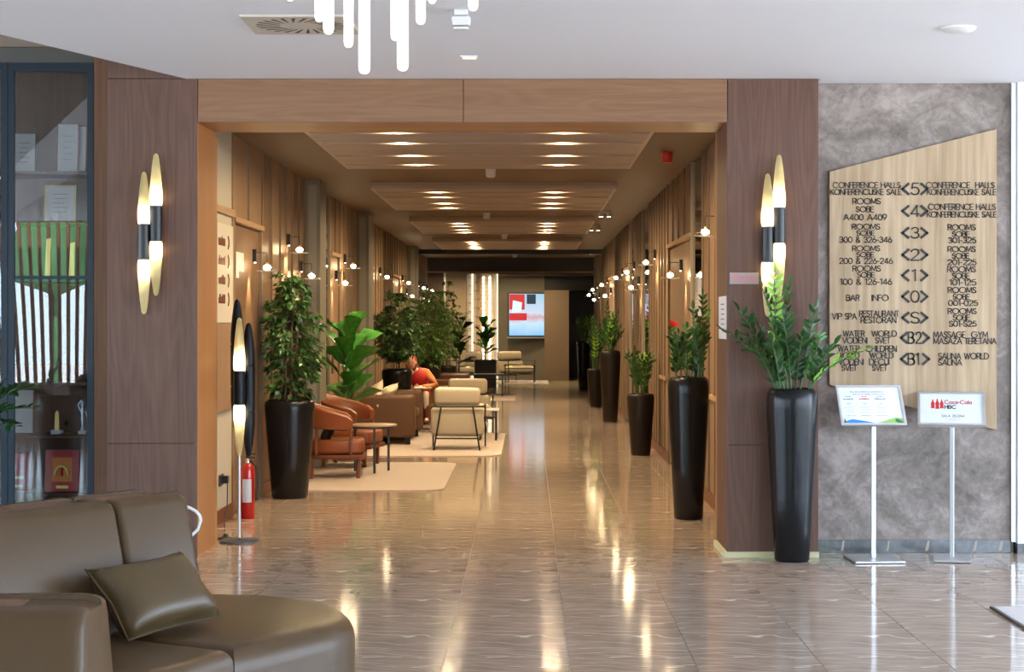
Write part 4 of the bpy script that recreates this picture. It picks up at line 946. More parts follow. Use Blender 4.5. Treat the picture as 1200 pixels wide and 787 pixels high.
def ficus(label, x, y, h, rt, rb, ztop, spread, seed, nl=1500, mat='ficus', pm='planter', zlow=None, lsize=.05, xmin=None):
    t = thing('potted_ficus', label, 'potted tree', (x, y, 0)); planter(t, h, rt, rb, M[pm]); rng = random.Random(seed)
    tr = MB(); z0 = h*.95; tips = []
    for k in range(5):
        a = 2*PI*k/5+rng.uniform(-.4, .4); r = spread*rng.uniform(.15, .35)
        top = Vector((r*math.cos(a), r*math.sin(a), z0+(ztop-z0)*rng.uniform(.6, .97)))
        pts = bez(Vector((.05*math.cos(a), .05*math.sin(a), z0)), Vector((r*.5*math.cos(a+.8), r*.5*math.sin(a+.8), z0+(ztop-z0)*.4)), top, 8); tr.tube(pts, .012, 6, r_end=.003)
        tips.append(pts)
    tr.build('trunk', M['bark'], t, smooth=True)
    br = MB(); lv = MB(); zl = zlow if zlow is not None else z0-.05
    nb = nl//14
    for b in range(nb):
        pts = rng.choice(tips); i = rng.randint(1, 8); p = pts[i]; a = rng.uniform(0, 2*PI); tt = (p.z-z0)/(ztop-z0)
        prof = spread*(.55+.75*tt if tt < .55 else 1.0*(1.02-tt)/.47+.12)
        L = prof*rng.uniform(.45, 1.0)
        e = Vector((math.cos(a)*L, math.sin(a)*L, max(p.z+rng.uniform(-.18, .15), zl)))
        if xmin is not None: e.x = max(e.x, xmin-x)
        m = p.lerp(e, .5)+Vector((0, 0, .06)); q = bez(p, m, e, 5); br.tube(q, .003, 3)
        for j in range(14):
            s = rng.uniform(.25, 1.02); k = min(4, int(s*5)); c = q[k].lerp(q[min(5, k+1)], s*5-k)+Vector((rng.uniform(-.03, .03), rng.uniform(-.03, .03), rng.uniform(-.03, .01)))
            d = Vector((math.cos(a)+rng.uniform(-1, 1), math.sin(a)+rng.uniform(-1, 1), rng.uniform(-1.5, -.1))).normalized()
            sd = d.cross(Vector((rng.uniform(-1, 1), rng.uniform(-1, 1), 1))).normalized(); l = lsize*rng.uniform(.8, 1.4)*1.3; w_ = l*.27; up = sd.cross(d)*l*.06
            lv.add([c, c+d*l*.45+sd*w_+up, c+d*l, c+d*l*.45-sd*w_+up], [(0, 1, 2), (0, 2, 3)])
    br.build('branches', M['bark'], t)['kind'] = 'stuff'
    me = bpy.data.meshes.new('foliage'); me.from_pydata([tuple(v) for v in lv.v], [], lv.f); me.materials.append(M[mat])
    o = bpy.data.objects.new('foliage', me); C.objects.link(o); o.parent = t; o['kind'] = 'stuff'
    return t
ficus('round-leaved weeping fig in the large black planter nearest the opening on the left', -2.21, 16.45, .915, .232, .165, 2.12, .40, 21, 2400, 'ficus', xmin=-2.42)
ficus('dense weeping fig in a black planter behind the brown sofa', -2.02, 27.3, .915, .235, .17, 2.12, .52, 22, 3800, 'ficus', xmin=-2.42, zlow=1.18)
ficus('light green weeping fig in a dark planter beyond the seated person', -1.80, 32.6, .915, .2, .15, 2.25, .68, 23, 4600, 'ficus_light', 'planter_brown', xmin=-2.42)
ficus('thin dark-leaved tree behind the figs at the far left of the corridor', -1.75, 38.2, .7, .2, .15, 2.55, .36, 24, 900, 'ficus', 'planter_brown')

def fiddle_mesh(name, mat):
    vs = []; sh = [(0, .05), (.08, .3), (.25, .42), (.42, .5), (.62, .85), (.8, 1.0), (.93, .8), (1.0, .3)]; L, wd = .30, .20
    for t, k in sh:
        zb = -.22*L*t*t
        for u in (-1, -.5, 0, .5, 1): vs.append((u*wd/2*k, L*t, zb+abs(u)*wd*.16*k+(.008*math.sin(t*18) if abs(u) == 1 else 0)))
    fs = [(i*5+j, i*5+j+1, i*5+j+6, i*5+j+5) for i in range(7) for j in range(4)]
    me = bpy.data.meshes.new(name); me.from_pydata(vs, [], fs); me.materials.append(mat)
    for p in me.polygons: p.use_smooth = True
    return me
FM = {k: fiddle_mesh('leaf', M[k]) for k in ('fiddle', 'fiddle_dark')}
def fiddle(label, x, y, h, rt, rb, ztop, seed, mat='fiddle', n=20, ls=1.0, lean=0.0, pm='planter', square=False, stems=2):
    t = thing('potted_fiddle_leaf_fig', label, 'potted plant', (x, y, 0)); rng = random.Random(seed)
    if square:
        MB().prism(rrect(-rt, rt, -rt, rt, .02, 3), 0, h).build('planter', M[pm], t, bevel=.006); MB().box(-rt+.02, rt-.02, -rt+.02, rt-.02, h+.0005, h+.01).build('soil', M['soil'], t)
    else: planter(t, h, rt, rb, M[pm])
    for s in range(stems):
        a = rng.uniform(0, 6.28); top = Vector((lean+.08*math.cos(a+s*3), .08*math.sin(a+s*3), ztop*(1-.12*s)-.12))
        pts = bez(Vector((.03*math.cos(a+s*3), .03*math.sin(a+s*3), h*.95)), Vector((.05*math.cos(a+s*3), .04, (h+ztop)/2)), top, 10)
        st = MB().tube(pts, .012, 6, r_end=.006).build('stem', M['bark'], t, smooth=True)
        m = n//stems
        for k in range(m):
            q = .18+.82*k/(m-1); i = min(9, int(q*10)); p = pts[i].lerp(pts[i+1], q*10-i); az = k*2.4+rng.uniform(-.3, .3); el = min(1.35, rng.uniform(.25, .95)+.55*q)
            d = Vector((math.cos(az)*math.cos(el), math.sin(az)*math.cos(el), math.sin(el))); sc = ls*rng.uniform(.8, 1.1)*(.8 if q > .92 else 1)
            o = bpy.data.objects.new('leaf', FM[mat]); C.objects.link(o); o.parent = st
            o.matrix_local = Matrix.Translation(p) @ (frame_of(d) @ Matrix.Rotation(rng.uniform(-.4, .4), 3, 'Y')).to_4x4() @ Matrix.Scale(sc, 4)
fiddle('bright broad-leaved fiddle leaf fig between the cognac armchairs and the brown sofa', WX(404, 21.6)+.05, 21.2, .42, .2, .15, 1.62, 31, 'fiddle', 24, 1.55)
fiddle('dark-leaved fiddle leaf fig behind the dark leather armchair', WX(537, 40.5), 40.5, .5, .22, .17, 1.68, 32, 'fiddle_dark', 22, 1.25, .0, 'planter_brown')
fiddle('green fiddle leaf fig in a square dark planter near the lit end window', WX(569, 44.6), 44.6, .68, .27, .27, 1.7, 33, 'fiddle', 24, 1.35, .05, 'greymetal', True, 3)

# ---------------------------------------------------------------- seating down the corridor
def barrel_chair():
    t = thing('barrel_armchair', 'cognac leather barrel armchair with a black cushion, nearest the opening on the rug', 'armchair', (-2.03, 18.58, .012), math.radians(6), 'cognac barrel armchairs')
    # faces +x in local space
    out = [(.34*math.cos(math.radians(a)), .31*math.sin(math.radians(a))) for a in range(90, 271, 12)]+[(.27, -.31), (.33, -.27), (.33, .27), (.27, .31)]
    MB().prism(out, .20, .245).build('apron', M['cognac_wood'], t, smooth=True, bevel=.006)
    o2 = [(x*.96, y*.96) for x, y in out]
    MB().prism(o2, .25, .40).build('seat', M['tan_leather'], t, smooth=True, bevel=.035, seg=3)
    rings = []; N = 26
    for i in range(N+1):
        a = math.radians(62+(298-62)*i/N); c = math.cos(a); back = max(0, (1-math.cos(a-PI/3*0)) / 2) ; back = (1-c)/2
        cx, cy = .36*c, .34*math.sin(a); zt = .60+.22*back**1.3; zb = .485+.06*back
        if i in (0, N): zt -= .03; zb += .02
        nx, ny = c, math.sin(a); th = .032
        lean = .05*back
        ring = []
        for (o_, z) in ((-th, zb), (-th-.006, (zb+zt)/2), (-th, zt-.02), (-th*.4, zt), (th*.6, zt), (th+.012, zt-.02), (th+.008, (zb+zt)/2), (th, zb), (0, zb-.012)):
            k = o_+lean*(z-zb)/(zt-zb); ring.append((cx+nx*k, cy+ny*k, z))
        rings.append(ring)
    MB().rings(rings).build('backrest', M['tan_leather'], t, smooth=True)
    for s in (-1, 1):
        MB().box(.155, .185, s*.315-.012, s*.315+.012, .245, .50).build('arm_post', M['cognac_wood'], t, bevel=.003, seg=1)
        MB().box(-.20, -.17, s*.28-.012, s*.28+.012, .245, .52).build('arm_post', M['cognac_wood'], t, bevel=.003, seg=1)
        for xx in (.25, -.24): MB().box(xx-.02, xx+.02, s*.24-.02, s*.24+.02, 0, .20).build('leg', M['cognac_wood'], t, bevel=.003, seg=1)
    pts = []
    MB().rings([[(-.25+.08*k+(.0), -.2*sx*s_, .43+.11*k*1.0+.0) for sx, s_ in ((1, 1),)] for k in (0,)], cap=False) if False else None
    mt = Matrix.Translation((-.06, 0, .47)) @ Matrix.Rotation(math.radians(-62), 4, 'Y')
    cushion(.48, .26, .11).transform(mt).build('cushion', M['black_cushion'], t, smooth=True)
    return t
def cushion(w_, h_, th, nx=12, ny=8):
    """pillow in the local x(w=y axis) plane; returns MB"""
    mb = MB2(); top = []; 
    for side_ in (1, -1):
        for j in range(ny+1):
            for i in range(nx+1):
                u = -1+2*i/nx; v = -1+2*j/ny
                pin = 1-(.07 if v < 0 else .16)*(1-u*u)*abs(v)**2; pin2 = 1-.10*(1-abs(v))*abs(u)**2
                zz = th/2*((1-u**4)*(1-v**4))**.5
                mb.v.append((v*h_/2*pin, u*w_/2*pin2, side_*zz))
    k = (nx+1)*(ny+1)
    for s in (0, 1):
        for j in range(ny):
            for i in range(nx):
                a = s*k+j*(nx+1)+i; q = (a, a+1, a+nx+2, a+nx+1); mb.f.append(q if s == 0 else q[::-1])
    return mb
class MB2(MB):
    def transform(s, mt): s.v = [tuple(mt @ Vector(p)) for p in s.v]; return s
    def build(s, *a, **k):
        bm_v = s.v; me_o = MB.build(s, *a, **k)
        bm = bmesh.new(); bm.from_mesh(me_o.data); bmesh.ops.remove_doubles(bm, verts=bm.verts, dist=1e-4); bmesh.ops.recalc_face_normals(bm, faces=bm.faces)
        for f_ in bm.faces: f_.smooth = True
        bm.to_mesh(me_o.data); bm.free(); return me_o
bc = barrel_chair()
copy_thing(bc, (-2.02, 20.10, .012), math.radians(-12), 'cognac leather barrel armchair behind the round oak side table')
def round_table(label, x, y, r, h, top, leg, rl=.014, mat='tabletop'):
    t = thing('side_table', label, 'table', (x, y, .012))
    MB().lathe([(r*.97, h-.022), (r, h-.018), (r, h-.003), (r*.985, h)], 36).build('tabletop', M[mat], t, smooth=True)
    MB().lathe([(r*.93, h-.04), (r*.93, h-.0225)], 36).build('rim', M['greymetal'], t, smooth=True)
    for k in range(3):
        a = math.radians(leg+120*k); MB().cyl((r*.8*math.cos(a), r*.8*math.sin(a), 0), (r*.8*math.cos(a), r*.8*math.sin(a), h-.041), rl, n=10).build('leg', M['greymetal'], t, smooth=True)
round_table('round pale oak side table with slim grey legs beside the cognac armchairs', -1.68, 19.18, .262, .515, 'tabletop', -80)
def rug(name, label, x0, x1, y0, y1, r=.25):
    tag(MB().prism(rrect(x0, x1, y0, y1, r), 0.0003, .012).build(name, M['rug'], bevel=.004, seg=1), label, 'rug', 'beige rugs along the left of the corridor')
rug('area_rug', 'beige rug under the cognac barrel armchairs', -2.40, -.82, 17.1, 20.5)
rug('area_rug', 'beige rug under the brown sofa and cream lounge chairs', -2.38, -.33, 21.5, 26.0)
rug('area_rug', 'narrow pale rug glimpsed beyond the cream lounge chairs', -2.2, -.27, 36.9, 40.2, .1)
rug('area_rug', 'pale rug under the beige armchairs at the far end of the corridor', -2.6, .55, 47.0, 49.6, .1)
# brown sofa
sf = thing('brown_sofa', 'brown leather two-seat sofa seen end-on against the left wall', 'sofa', (-1.93, 24.35, 0))
def rbox(x0, x1, y0, y1, z0, z1, b=.03, seg=3): return MB().box(x0, x1, y0, y1, z0, z1)
rbox(-.42, .36, -.74, .74, .10, .30).build('base', M['brown_leather'], sf, smooth=True, bevel=.03, seg=3)
for s in (-1, 1):
    a, b = sorted((s*.74, s*.95)); rbox(-.44, .43, a, b, .10, .67).build('armrest', M['brown_leather'], sf, smooth=True, bevel=.05, seg=4)
rbox(-.45, -.22, -.74, .74, .305, .70).build('backrest', M['brown_leather'], sf, smooth=True, bevel=.05, seg=4)
for a, b in ((-.735, -.003), (.003, .735)): rbox(-.22, .40, a, b, .305, .43).build('seat_cushion', M['brown_leather'], sf, smooth=True, bevel=.04, seg=3)
for xx in (-.36, .34):
    for yy in (-.85, .85): MB().box(xx-.03, xx+.03, yy-.03, yy+.03, .012, .10).build('leg', M['blackmetal'], sf)
tag(MB().lathe([(.012, 0), (.014, .004), (.004, .006)], 10).build('rivet', M['chrome']), 'x', 'x') if False else None
for i, (xx, yy, rz, lb) in enumerate(((-2.06, 23.62, .5, 'pale square cushion leaning at the near arm of the brown sofa'), (-1.92, 23.86, -.25, 'pale square cushion standing on the brown sofa, right of the other one'))):
    q = thing('throw_pillow', lb, 'cushion', (xx, yy, .43)); mt = Matrix.Translation((0, 0, .205)) @ Matrix.Rotation(rz, 4, 'Z') @ Matrix.Rotation(math.radians(-72+20*i), 4, 'Y') @ Matrix.Rotation(.3-.5*i, 4, 'Z')
    cushion(.40, .40, .12).transform(mt).build('cover', M['pillow'], q, smooth=True)
# cream lounge chairs with black frames (local front = +y)
def lounge(mat):
    t = thing('lounge_chair', 'cream lounge chair turned away, with a rolled top and black tube frame', 'armchair', (-.90, 22.75, .012), 0, 'cream lounge chairs with black frames')
    def soft(w0, w1, pts, name, r):
        rings = []; n = 16
        for k in range(9):
            u = -1+2*k/8; e = (1-abs(u)**6)**.5 if abs(u) < 1 else .0; e = max(e, .55)
            hw = w0/2; ring = []
            cy = sum(p[0] for p in pts)/len(pts); cz = sum(p[1] for p in pts)/len(pts)
            for p in pts: ring.append((u*hw, cy+(p[0]-cy)*(.75+.25*e), cz+(p[1]-cz)*(.75+.25*e)))
            rings.append(ring)
        MB().rings(rings).build(name, M[mat], t, smooth=True, bevel=0)
    MB().box(-.29, .29, -.30, -.13, .56, .79).build('headrest', M[mat], t, smooth=True, bevel=.055, seg=4)
    MB2().box(-.335, .335, -.29, -.14, .17, .54).build('backrest', M[mat], t, smooth=True, bevel=.05, seg=4)
    MB().box(-.32, .32, -.13, .40, .24, .42).build('seat', M[mat], t, smooth=True, bevel=.055, seg=4)
    MB().tube([(-.34, .38, .55), (-.34, -.27, .55), (-.33, -.315, .55), (.33, -.315, .55), (.34, -.27, .55), (.34, .38, .55)], .012, 8).build('arm_rail', M['blackmetal'], t, smooth=True)
    for s in (-1, 1):
        MB().tube([(s*.20, -.315, .55), (s*.29, -.40, .0)], .011, 8).build('leg', M['blackmetal'], t, smooth=True)
        MB().tube([(s*.34, .38, .55), (s*.34, .40, .0)], .011, 8).build('leg', M['blackmetal'], t, smooth=True)
    MB().tube([(-.268, -.373, .15), (.268, -.373, .15)], .010, 8).build('crossbar', M['blackmetal'], t, smooth=True)
    MB().tube([(-.34, .39, .22), (.34, .39, .22)], .010, 8).build('crossbar', M['blackmetal'], t, smooth=True)
    MB().tube([(-.25, -.35, .19), (-.25, .39, .19)], .009, 6).tube([(.25, -.35, .19), (.25, .39, .19)], .009, 6).build('seat_bar', M['blackmetal'], t)
    return t
lc = lounge('boucle')
copy_thing(lc, (WX(549, 26.3), 26.3, 0.0), PI+.08, 'cream lounge chair facing the opening, mostly hidden behind the nearer one')
lb_ = lounge('beige'); lb_.location = (WX(602, 49.0), 48.6, 0.012); lb_.rotation_euler = (0, 0, PI+.5); lb_.scale = (1.2, 1.2, 1.05); lb_['label'] = 'beige armchair on the pale rug under the wall screen'; lb_['group'] = 'beige armchairs at the far end'
c2 = copy_thing(lb_, (WX(546, 48.0), 47.9, 0.012), PI-1.0, 'beige armchair left of the square planter, at the far end'); 
# small tables
def frame_table(label, x, y, wx, wy, h, mat, lower=True):
    t = thing('side_table', label, 'table', (x, y, .012))
    MB().prism(rrect(-wx/2, wx/2, -wy/2, wy/2, .03, 4), h-.02, h).build('tabletop', M[mat], t, bevel=.003, seg=1)
    for sx in (-1, 1):
        for sy in (-1, 1): MB().box(sx*(wx/2-.04)-.012, sx*(wx/2-.04)+.012, sy*(wy/2-.04)-.012, sy*(wy/2-.04)+.012, 0, h-.0205).build('leg', M['blackmetal'], t)
        if lower: MB().box(sx*(wx/2-.04)-.008, sx*(wx/2-.04)+.008, -wy/2+.053, wy/2-.053, h-.12, h-.10).build('crossbar', M['blackmetal'], t)
    if lower: MB().box(-wx/2+.053, wx/2-.053, -wy/2+.03, -wy/2+.045, h-.12, h-.10).build('crossbar', M['blackmetal'], t)
frame_table('small white-topped table with black legs beside the cream lounge chairs', WX(572, 24.4), 24.45, .30, .42, .425, 'white_top')
frame_table('low black coffee table beyond the cream lounge chairs', WX(573, 39.2), 39.2, .68, .7, .48, 'blackmetal')
frame_table('dark low table in front of the beige armchair at the far end', WX(609, 47.9), 47.5, .85, .45, .50, 'blackmetal')
pt = thing('pedestal_table', 'small round white-topped pedestal table in front of the seated person', 'table', (WX(495, 27.0), 27.0, 0))
MB().lathe([(.14, .622), (.14, .637), (.135, .64)], 28).build('tabletop', M['white_top'], pt, smooth=True); MB().cyl((0, 0, .012), (0, 0, .621), .013, n=10).build('pole', M['blackmetal'], pt, smooth=True); MB().lathe([(.13, 0), (.13, .01), (.02, .014)], 24).build('base', M['blackmetal'], pt, smooth=True)
# dark leather armchair farther back, and a leather stool for the seated person
def club(label, x, y, rz, mat, w_=.72, h=.72):
    t = thing('club_armchair', label, 'armchair', (x, y, 0), rz)
    MB().box(-w_/2+.13, w_/2-.13, -.32, .34, .10, .42).build('seat', M[mat], t, smooth=True, bevel=.04, seg=3)
    for s in (-1, 1):
        a, b = sorted((s*(w_/2-.125), s*w_/2)); MB().box(a, b, -.36, .34, .10, .60).build('armrest', M[mat], t, smooth=True, bevel=.04, seg=3)
    MB().box(-w_/2, w_/2, -.48, -.365, .10, h).build('backrest', M[mat], t, smooth=True, bevel=.04, seg=3)
    for sx in (-1, 1):
        for yy in (-.42, .28): MB().cyl((sx*(w_/2-.07), yy, 0), (sx*(w_/2-.07), yy, .10), .018, n=8).build('leg', M['blackmetal'], t)
club('dark reddish leather club armchair beyond the seated person', WX(531, 36.2), 36.0, -PI/2, 'dark_leather', .78, .78)
club('brown leather armchair that the person in red sits in', -1.72, 28.75, PI*.82, 'brown_leather', .70, .70)

# ---------------------------------------------------------------- seated person (skin-modifier figure, far down the corridor)
def skinfig(name, verts, edges, radii, mat, parent, sub=2):
    me = bpy.data.meshes.new(name); me.from_pydata(verts, edges, []); o = bpy.data.objects.new(name, me); C.objects.link(o); o.parent = parent
    me.materials.append(mat)
    m = o.modifiers.new('skin', 'SKIN'); m.use_smooth_shade = True
    for i, r in enumerate(radii): me.skin_vertices[0].data[i].radius = (r, r) if not isinstance(r, tuple) else r
    me.skin_vertices[0].data[0].use_root = True
    s = o.modifiers.new('sub', 'SUBSURF'); s.levels = sub; s.render_levels = sub
    return o
pn = thing('person', 'seated person in a red dress and rust sleeves leaning forward beside the pedestal table', 'person', (-1.72, 28.65, 0))
# local: faces the camera (-y) and leans to the left (-x)
V = {'pel': (0, .02, .50), 'waist': (-.01, -.04, .62), 'chest': (-.05, -.14, .76), 'neck': (-.10, -.22, .86), 'head0': (-.13, -.26, .90),
     'hipL': (-.09, -.02, .49), 'kneeL': (-.07, -.44, .50), 'ankL': (-.06, -.46, .10), 'toeL': (-.06, -.58, .045),
     'hipR': (.09, -.02, .49), 'kneeR': (.09, -.42, .50), 'ankR': (.10, -.40, .10), 'toeR': (.11, -.52, .045),
     'shL': (-.19, -.14, .80), 'elL': (-.26, -.34, .62), 'wrL': (-.16, -.42, .74), 'haL': (-.15, -.40, .81),
     'shR': (.08, -.14, .82), 'elR': (.24, -.28, .62), 'wrR': (.04, -.44, .60), 'haR': (-.03, -.47, .60)}
keys = list(V); idx = {k: i for i, k in enumerate(keys)}
E = [('pel', 'waist'), ('waist', 'chest'), ('chest', 'neck'), ('neck', 'head0'), ('pel', 'hipL'), ('hipL', 'kneeL'), ('kneeL', 'ankL'), ('ankL', 'toeL'), ('pel', 'hipR'), ('hipR', 'kneeR'), ('kneeR', 'ankR'), ('ankR', 'toeR'),
     ('chest', 'shL'), ('shL', 'elL'), ('elL', 'wrL'), ('wrL', 'haL'), ('chest', 'shR'), ('shR', 'elR'), ('elR', 'wrR'), ('wrR', 'haR')]
RAD = {'pel': .12, 'waist': .10, 'chest': .115, 'neck': .045, 'head0': .05, 'hipL': .085, 'kneeL': .055, 'ankL': .034, 'toeL': .03, 'hipR': .085, 'kneeR': .055, 'ankR': .034, 'toeR': .03,
       'shL': .055, 'elL': .04, 'wrL': .026, 'haL': .024, 'shR': .055, 'elR': .04, 'wrR': .026, 'haR': .024}
body = skinfig('body', [V[k] for k in keys], [(idx[a], idx[b]) for a, b in E], [RAD[k] for k in keys], M['tights'], pn)
def tubefig(name, pts, rads, mat):
    n = 12; rings = []
    pts = [Vector(p) for p in pts]
    for i, p in enumerate(pts):
        d = (pts[min(i+1, len(pts)-1)]-pts[max(i-1, 0)]).normalized(); u = d.cross(Vector((0, 1, .3))).normalized(); v = d.cross(u)
        rings.append([p+(u*math.cos(2*PI*j/n)+v*math.sin(2*PI*j/n))*rads[i] for j in range(n)])
    return MB().rings(rings).build(name, mat, pn, smooth=True)
tubefig('dress', [(0, .04, .43), (0, .0, .52), (-.01, -.04, .62), (-.05, -.14, .76), (-.085, -.19, .835), (-.10, -.215, .862)], [.16, .165, .13, .165, .115, .06], M['dress'])
MB().rings([[(.17*math.cos(a), y_, .50+.085*math.sin(a)) for a in [2*PI*j/14 for j in range(14)]] for y_ in (0.02, -.15, -.32, -.40)]).build('skirt', M['dress'], pn, smooth=True)
tubefig('sleeve', [V['shL'], (-.235, -.25, .70), V['elL'], (-.20, -.39, .69), V['wrL']], [.068, .058, .052, .043, .036], M['jacket'])
tubefig('sleeve', [(.02, -.14, .83), V['shR'], (.17, -.21, .72), V['elR'], (.14, -.36, .605), V['wrR']], [.07, .07, .06, .055, .045, .038], M['jacket'])
hc = Vector((-.15, -.285, .985))
hd = MB(); rings = []
for k, (zz, rx, ry) in enumerate(((-.115, .025, .03), (-.10, .045, .055), (-.06, .062, .075), (-.01, .072, .088), (.04, .074, .092), (.08, .066, .082), (.11, .042, .055), (.122, .012, .015))):
    rings.append([hc+Vector((rx*math.cos(2*PI*j/16), ry*math.sin(2*PI*j/16), zz)) for j in range(16)])
head = hd.rings(rings).build('head', M['skin'], pn, smooth=True)
MB().prism_y([(hc.x-.012, hc.z-.03), (hc.x+.012, hc.z-.03), (hc.x+.004, hc.z+.015), (hc.x-.004, hc.z+.015)], hc.y-.105, hc.y-.08).build('nose', M['skin'], head)
MB().box(hc.x-.022, hc.x+.022, hc.y-.080, hc.y-.070, hc.z-.062, hc.z-.052).build('mouth', M['print_red'], head)
for s in (-1, 1):
    MB().sphere(hc+Vector((s*.028, -.079, .01)), .010, 8, 6).build('eye', M['dark'], head); MB().sphere(hc+Vector((s*.075, 0, -.005)), .018, 8, 6, 1.5).build('ear', M['skin'], head)
MB().lathe([(.074, .02), (.09, .03), (.092, .07), (.07, .115), (.03, .135), (.002, .138)], 16, hc+Vector((0, .018, 0))).build('cap', M['dress'], pn, smooth=True)
MB().lathe([(.05, -.13), (.085, -.10), (.09, -.02), (.085, .03)], 14, hc+Vector((0, .04, 0))).build('hair', M['hair'], pn, smooth=True)
for s, w_, h_ in ((0, V['haL'], Vector((0, 0, 1))), (1, V['haR'], Vector((-1, -.1, 0)))):
    w_ = Vector(w_); h_ = h_.normalized(); sd = h_.cross(Vector((0, 1, 0))).normalized(); vv = [tuple(w_)]; ee = []; rr_ = [.02]
    for k in range(4):
        a = w_+sd*(-.027+.018*k); c1 = a+h_*.035; c2 = a+h_*(.068-.006*abs(k-1.3))+Vector((0, .012, 0)); n0 = len(vv); vv += [tuple(a), tuple(c1), tuple(c2)]; ee += [(0, n0), (n0, n0+1), (n0+1, n0+2)]; rr_ += [.010, .009, .007]
    a = w_+sd*-.032; n0 = len(vv); vv += [tuple(a+h_*.0), tuple(a+sd*-.02+h_*.03)]; ee += [(0, n0), (n0, n0+1)]; rr_ += [.010, .008]
    skinfig('hand', vv, ee, rr_, M['skin'], pn, 1)
for kx, ky, k2 in ((-.06, -.46, (-.06, -.59)), (.10, -.40, (.11, -.53))):
    MB().lathe([(.046, .0), (.048, .03), (.045, .12), (.05, .30)], 12, (kx, ky+.0, .012)).build('boot', M['boots'], pn, smooth=True)
    MB().box(min(kx, k2[0])-.042, max(kx, k2[0])+.042, k2[1], ky, .012, .08).build('boot_toe', M['boots'], pn, smooth=True, bevel=.025, seg=3)

# ---------------------------------------------------------------- far end wall, screen, lit window
struct(MB().box(WX(300, YE), WX(521, YE), YE, YE+.2, 0, 3.2).build('wall_end_left', M['far_mauve']))
struct(MB().box(WX(520, YE), WX(522.5, YE), YE-.03, YE, 0, 3.2).build('trim_5', M['alu']))
struct(MB().box(WX(521, YE), WX(546.5, YE), YE, YE+.2, 0, 3.2).build('wall_end', M['far_tan']))
lw = struct(MB().box(WX(546.5, YE), WX(584, YE), YE+.12, YE+.2, 0, 3.0).build('window_1', M['window_lit']))
for px_, ww, mt_ in ((548, 1.2, 'alu'), (553.5, 2.0, 'led'), (558, .8, 'rail'), (562.5, .8, 'rail'), (579.5, 1.0, 'alu'), (582.8, 1.4, 'led')):
    MB().box(WX(px_-ww/2, YE), WX(px_+ww/2, YE), YE+.03, YE+.1, 0, 3.0).build('window_profile', M[mt_], lw)
for k in range(12):
    for a, b in ((547, 552), (556, 562)):
        MB().box(WX(a, YE), WX(b, YE), YE+.06, YE+.09, .25+k*.24+(.1 if a > 550 else 0), .275+k*.24+(.1 if a > 550 else 0)).build('window_bar', M['rail'], lw)
for px_ in (566.5, 574):
    s_ = MB().box(WX(px_-1.6, YE), WX(px_+1.6, YE), YE+.05, YE+.08, .1, 2.95).build('light_strip', M['white_top'], lw)
    me = MB().sphere((0, 0, 0), .028, 8, 6).mesh('strip_bulb', M['strip_bulb'], True)
    for k in range(26): inst('strip_bulb', me, s_, (WX(px_, YE), YE+.02, .2+k*.107))
struct(MB().box(WX(584, YE), WX(638, YE), YE-.02, YE+.2, 0, 3.2).build('wall_end_screen', M['far_olive']))
struct(MB().box(WX(638, YE), WX(666.5, YE), YE-.25, YE+.2, 0, WZ(340, YE)).build('wall_end_panel', M['far_brown']))
struct(MB().box(WX(638, YE), WX(900, YE), YE+.1, YE+.2, WZ(340, YE), 3.2).build('wall_end_upper', M['dark']))
struct(MB().box(WX(584, YE), WX(700, YE), YE-.3, YE-.02, WZ(323.5, YE), WZ(321, YE)).build('trim_6', M['far_brown']))
struct(MB().box(WX(666.5, YE), WX(900, YE), 55.0, 55.2, 0, 3.2).build('wall_end_right', M['dark_wall']))
struct(MB().box(WX(666.5, YE)-.15, WX(666.5, YE), YE+.2, 55, 0, 3.2).build('wall_end_side', M['dark_wall']))
struct(MB().box(-8.2, 7.1, 58.0, 58.2, 0, 3.3).build('wall_end_rear', M['dark_wall']))
struct(MB().box(WX(546.5, YE), WX(584, YE), YE, YE+.2, 3.001, 3.14).build('window_1_head', M['far_tan']))
struct(MB().box(-8, 7, 44.0, 58, 3.15, 3.3).build('ceiling_end', M['dark']))
struct(MB().box(-8.2, -8, 44.0, 58, 0, 3.2).box(6.9, 7.1, 44, 58, 0, 3.2).build('wall_end_sides', M['far_brown']))
struct(MB().box(-8, WLX-.3, 43.9, 44.1, 0, 3.2).box(WRX+.3, 7, 43.9, 44.1, 0, 3.2).build('wall_end_return', M['far_brown']))
for i, (x_, y_) in enumerate(((-2.2, 46.2), (-.6, 46.2), (1.0, 46.2), (-2.2, 48.6), (-.6, 48.6), (.4, 48.6))):  # fill lights added out of view behind the beam to brighten the far end
    t = thing('end_fill_light', '%s added round fill light of the %s row in the far end lounge ceiling' % (['left', 'middle', 'right'][i % 3], ['nearer', 'farther'][i//3]), 'downlight', (x_, y_, 3.15), 0, 'added fill lights of the far end lounge')
    MB().lathe([(.06, 0), (.06, -.012), (.045, -.015), (.045, 0)], 16).build('ring', M['chrome'], t); MB().lathe([(.001, -.004), (.044, -.004)], 14, cap=False).build('lens', M['down'], t)
tv = thing('wall_screen', 'lit portrait screen with red and pale blue picture on the far end wall', 'screen', (WX(617, YE-.3), YE-.25, WZ(368.5, YE-.3)), math.radians(14))
MB().box(-.54, .54, -.02, .04, -.62, .62).build('housing', M['blackmetal'], tv, bevel=.006)
MB().box(-.505, .505, -.026, -.0205, -.585, .585).build('screen', M['screen'], tv)
MB().box(-.50, -.06, -.030, -.0265, .14, .57).build('screen_picture', M['screen_red'], tv)
MB().prism_y([(-.42, .06), (-.16, .10), (-.14, .34), (-.40, .40)], -.033, -.0305).build('screen_picture', M['screen_white'], tv)
MB().box(.0, .26, -.030, -.0265, .30, .57).build('screen_picture', M['screen_teal'], tv)
MB().box(-.50, .0, -.029, -.0265, -.16, .04).build('screen_picture', M['screen_red'], tv)
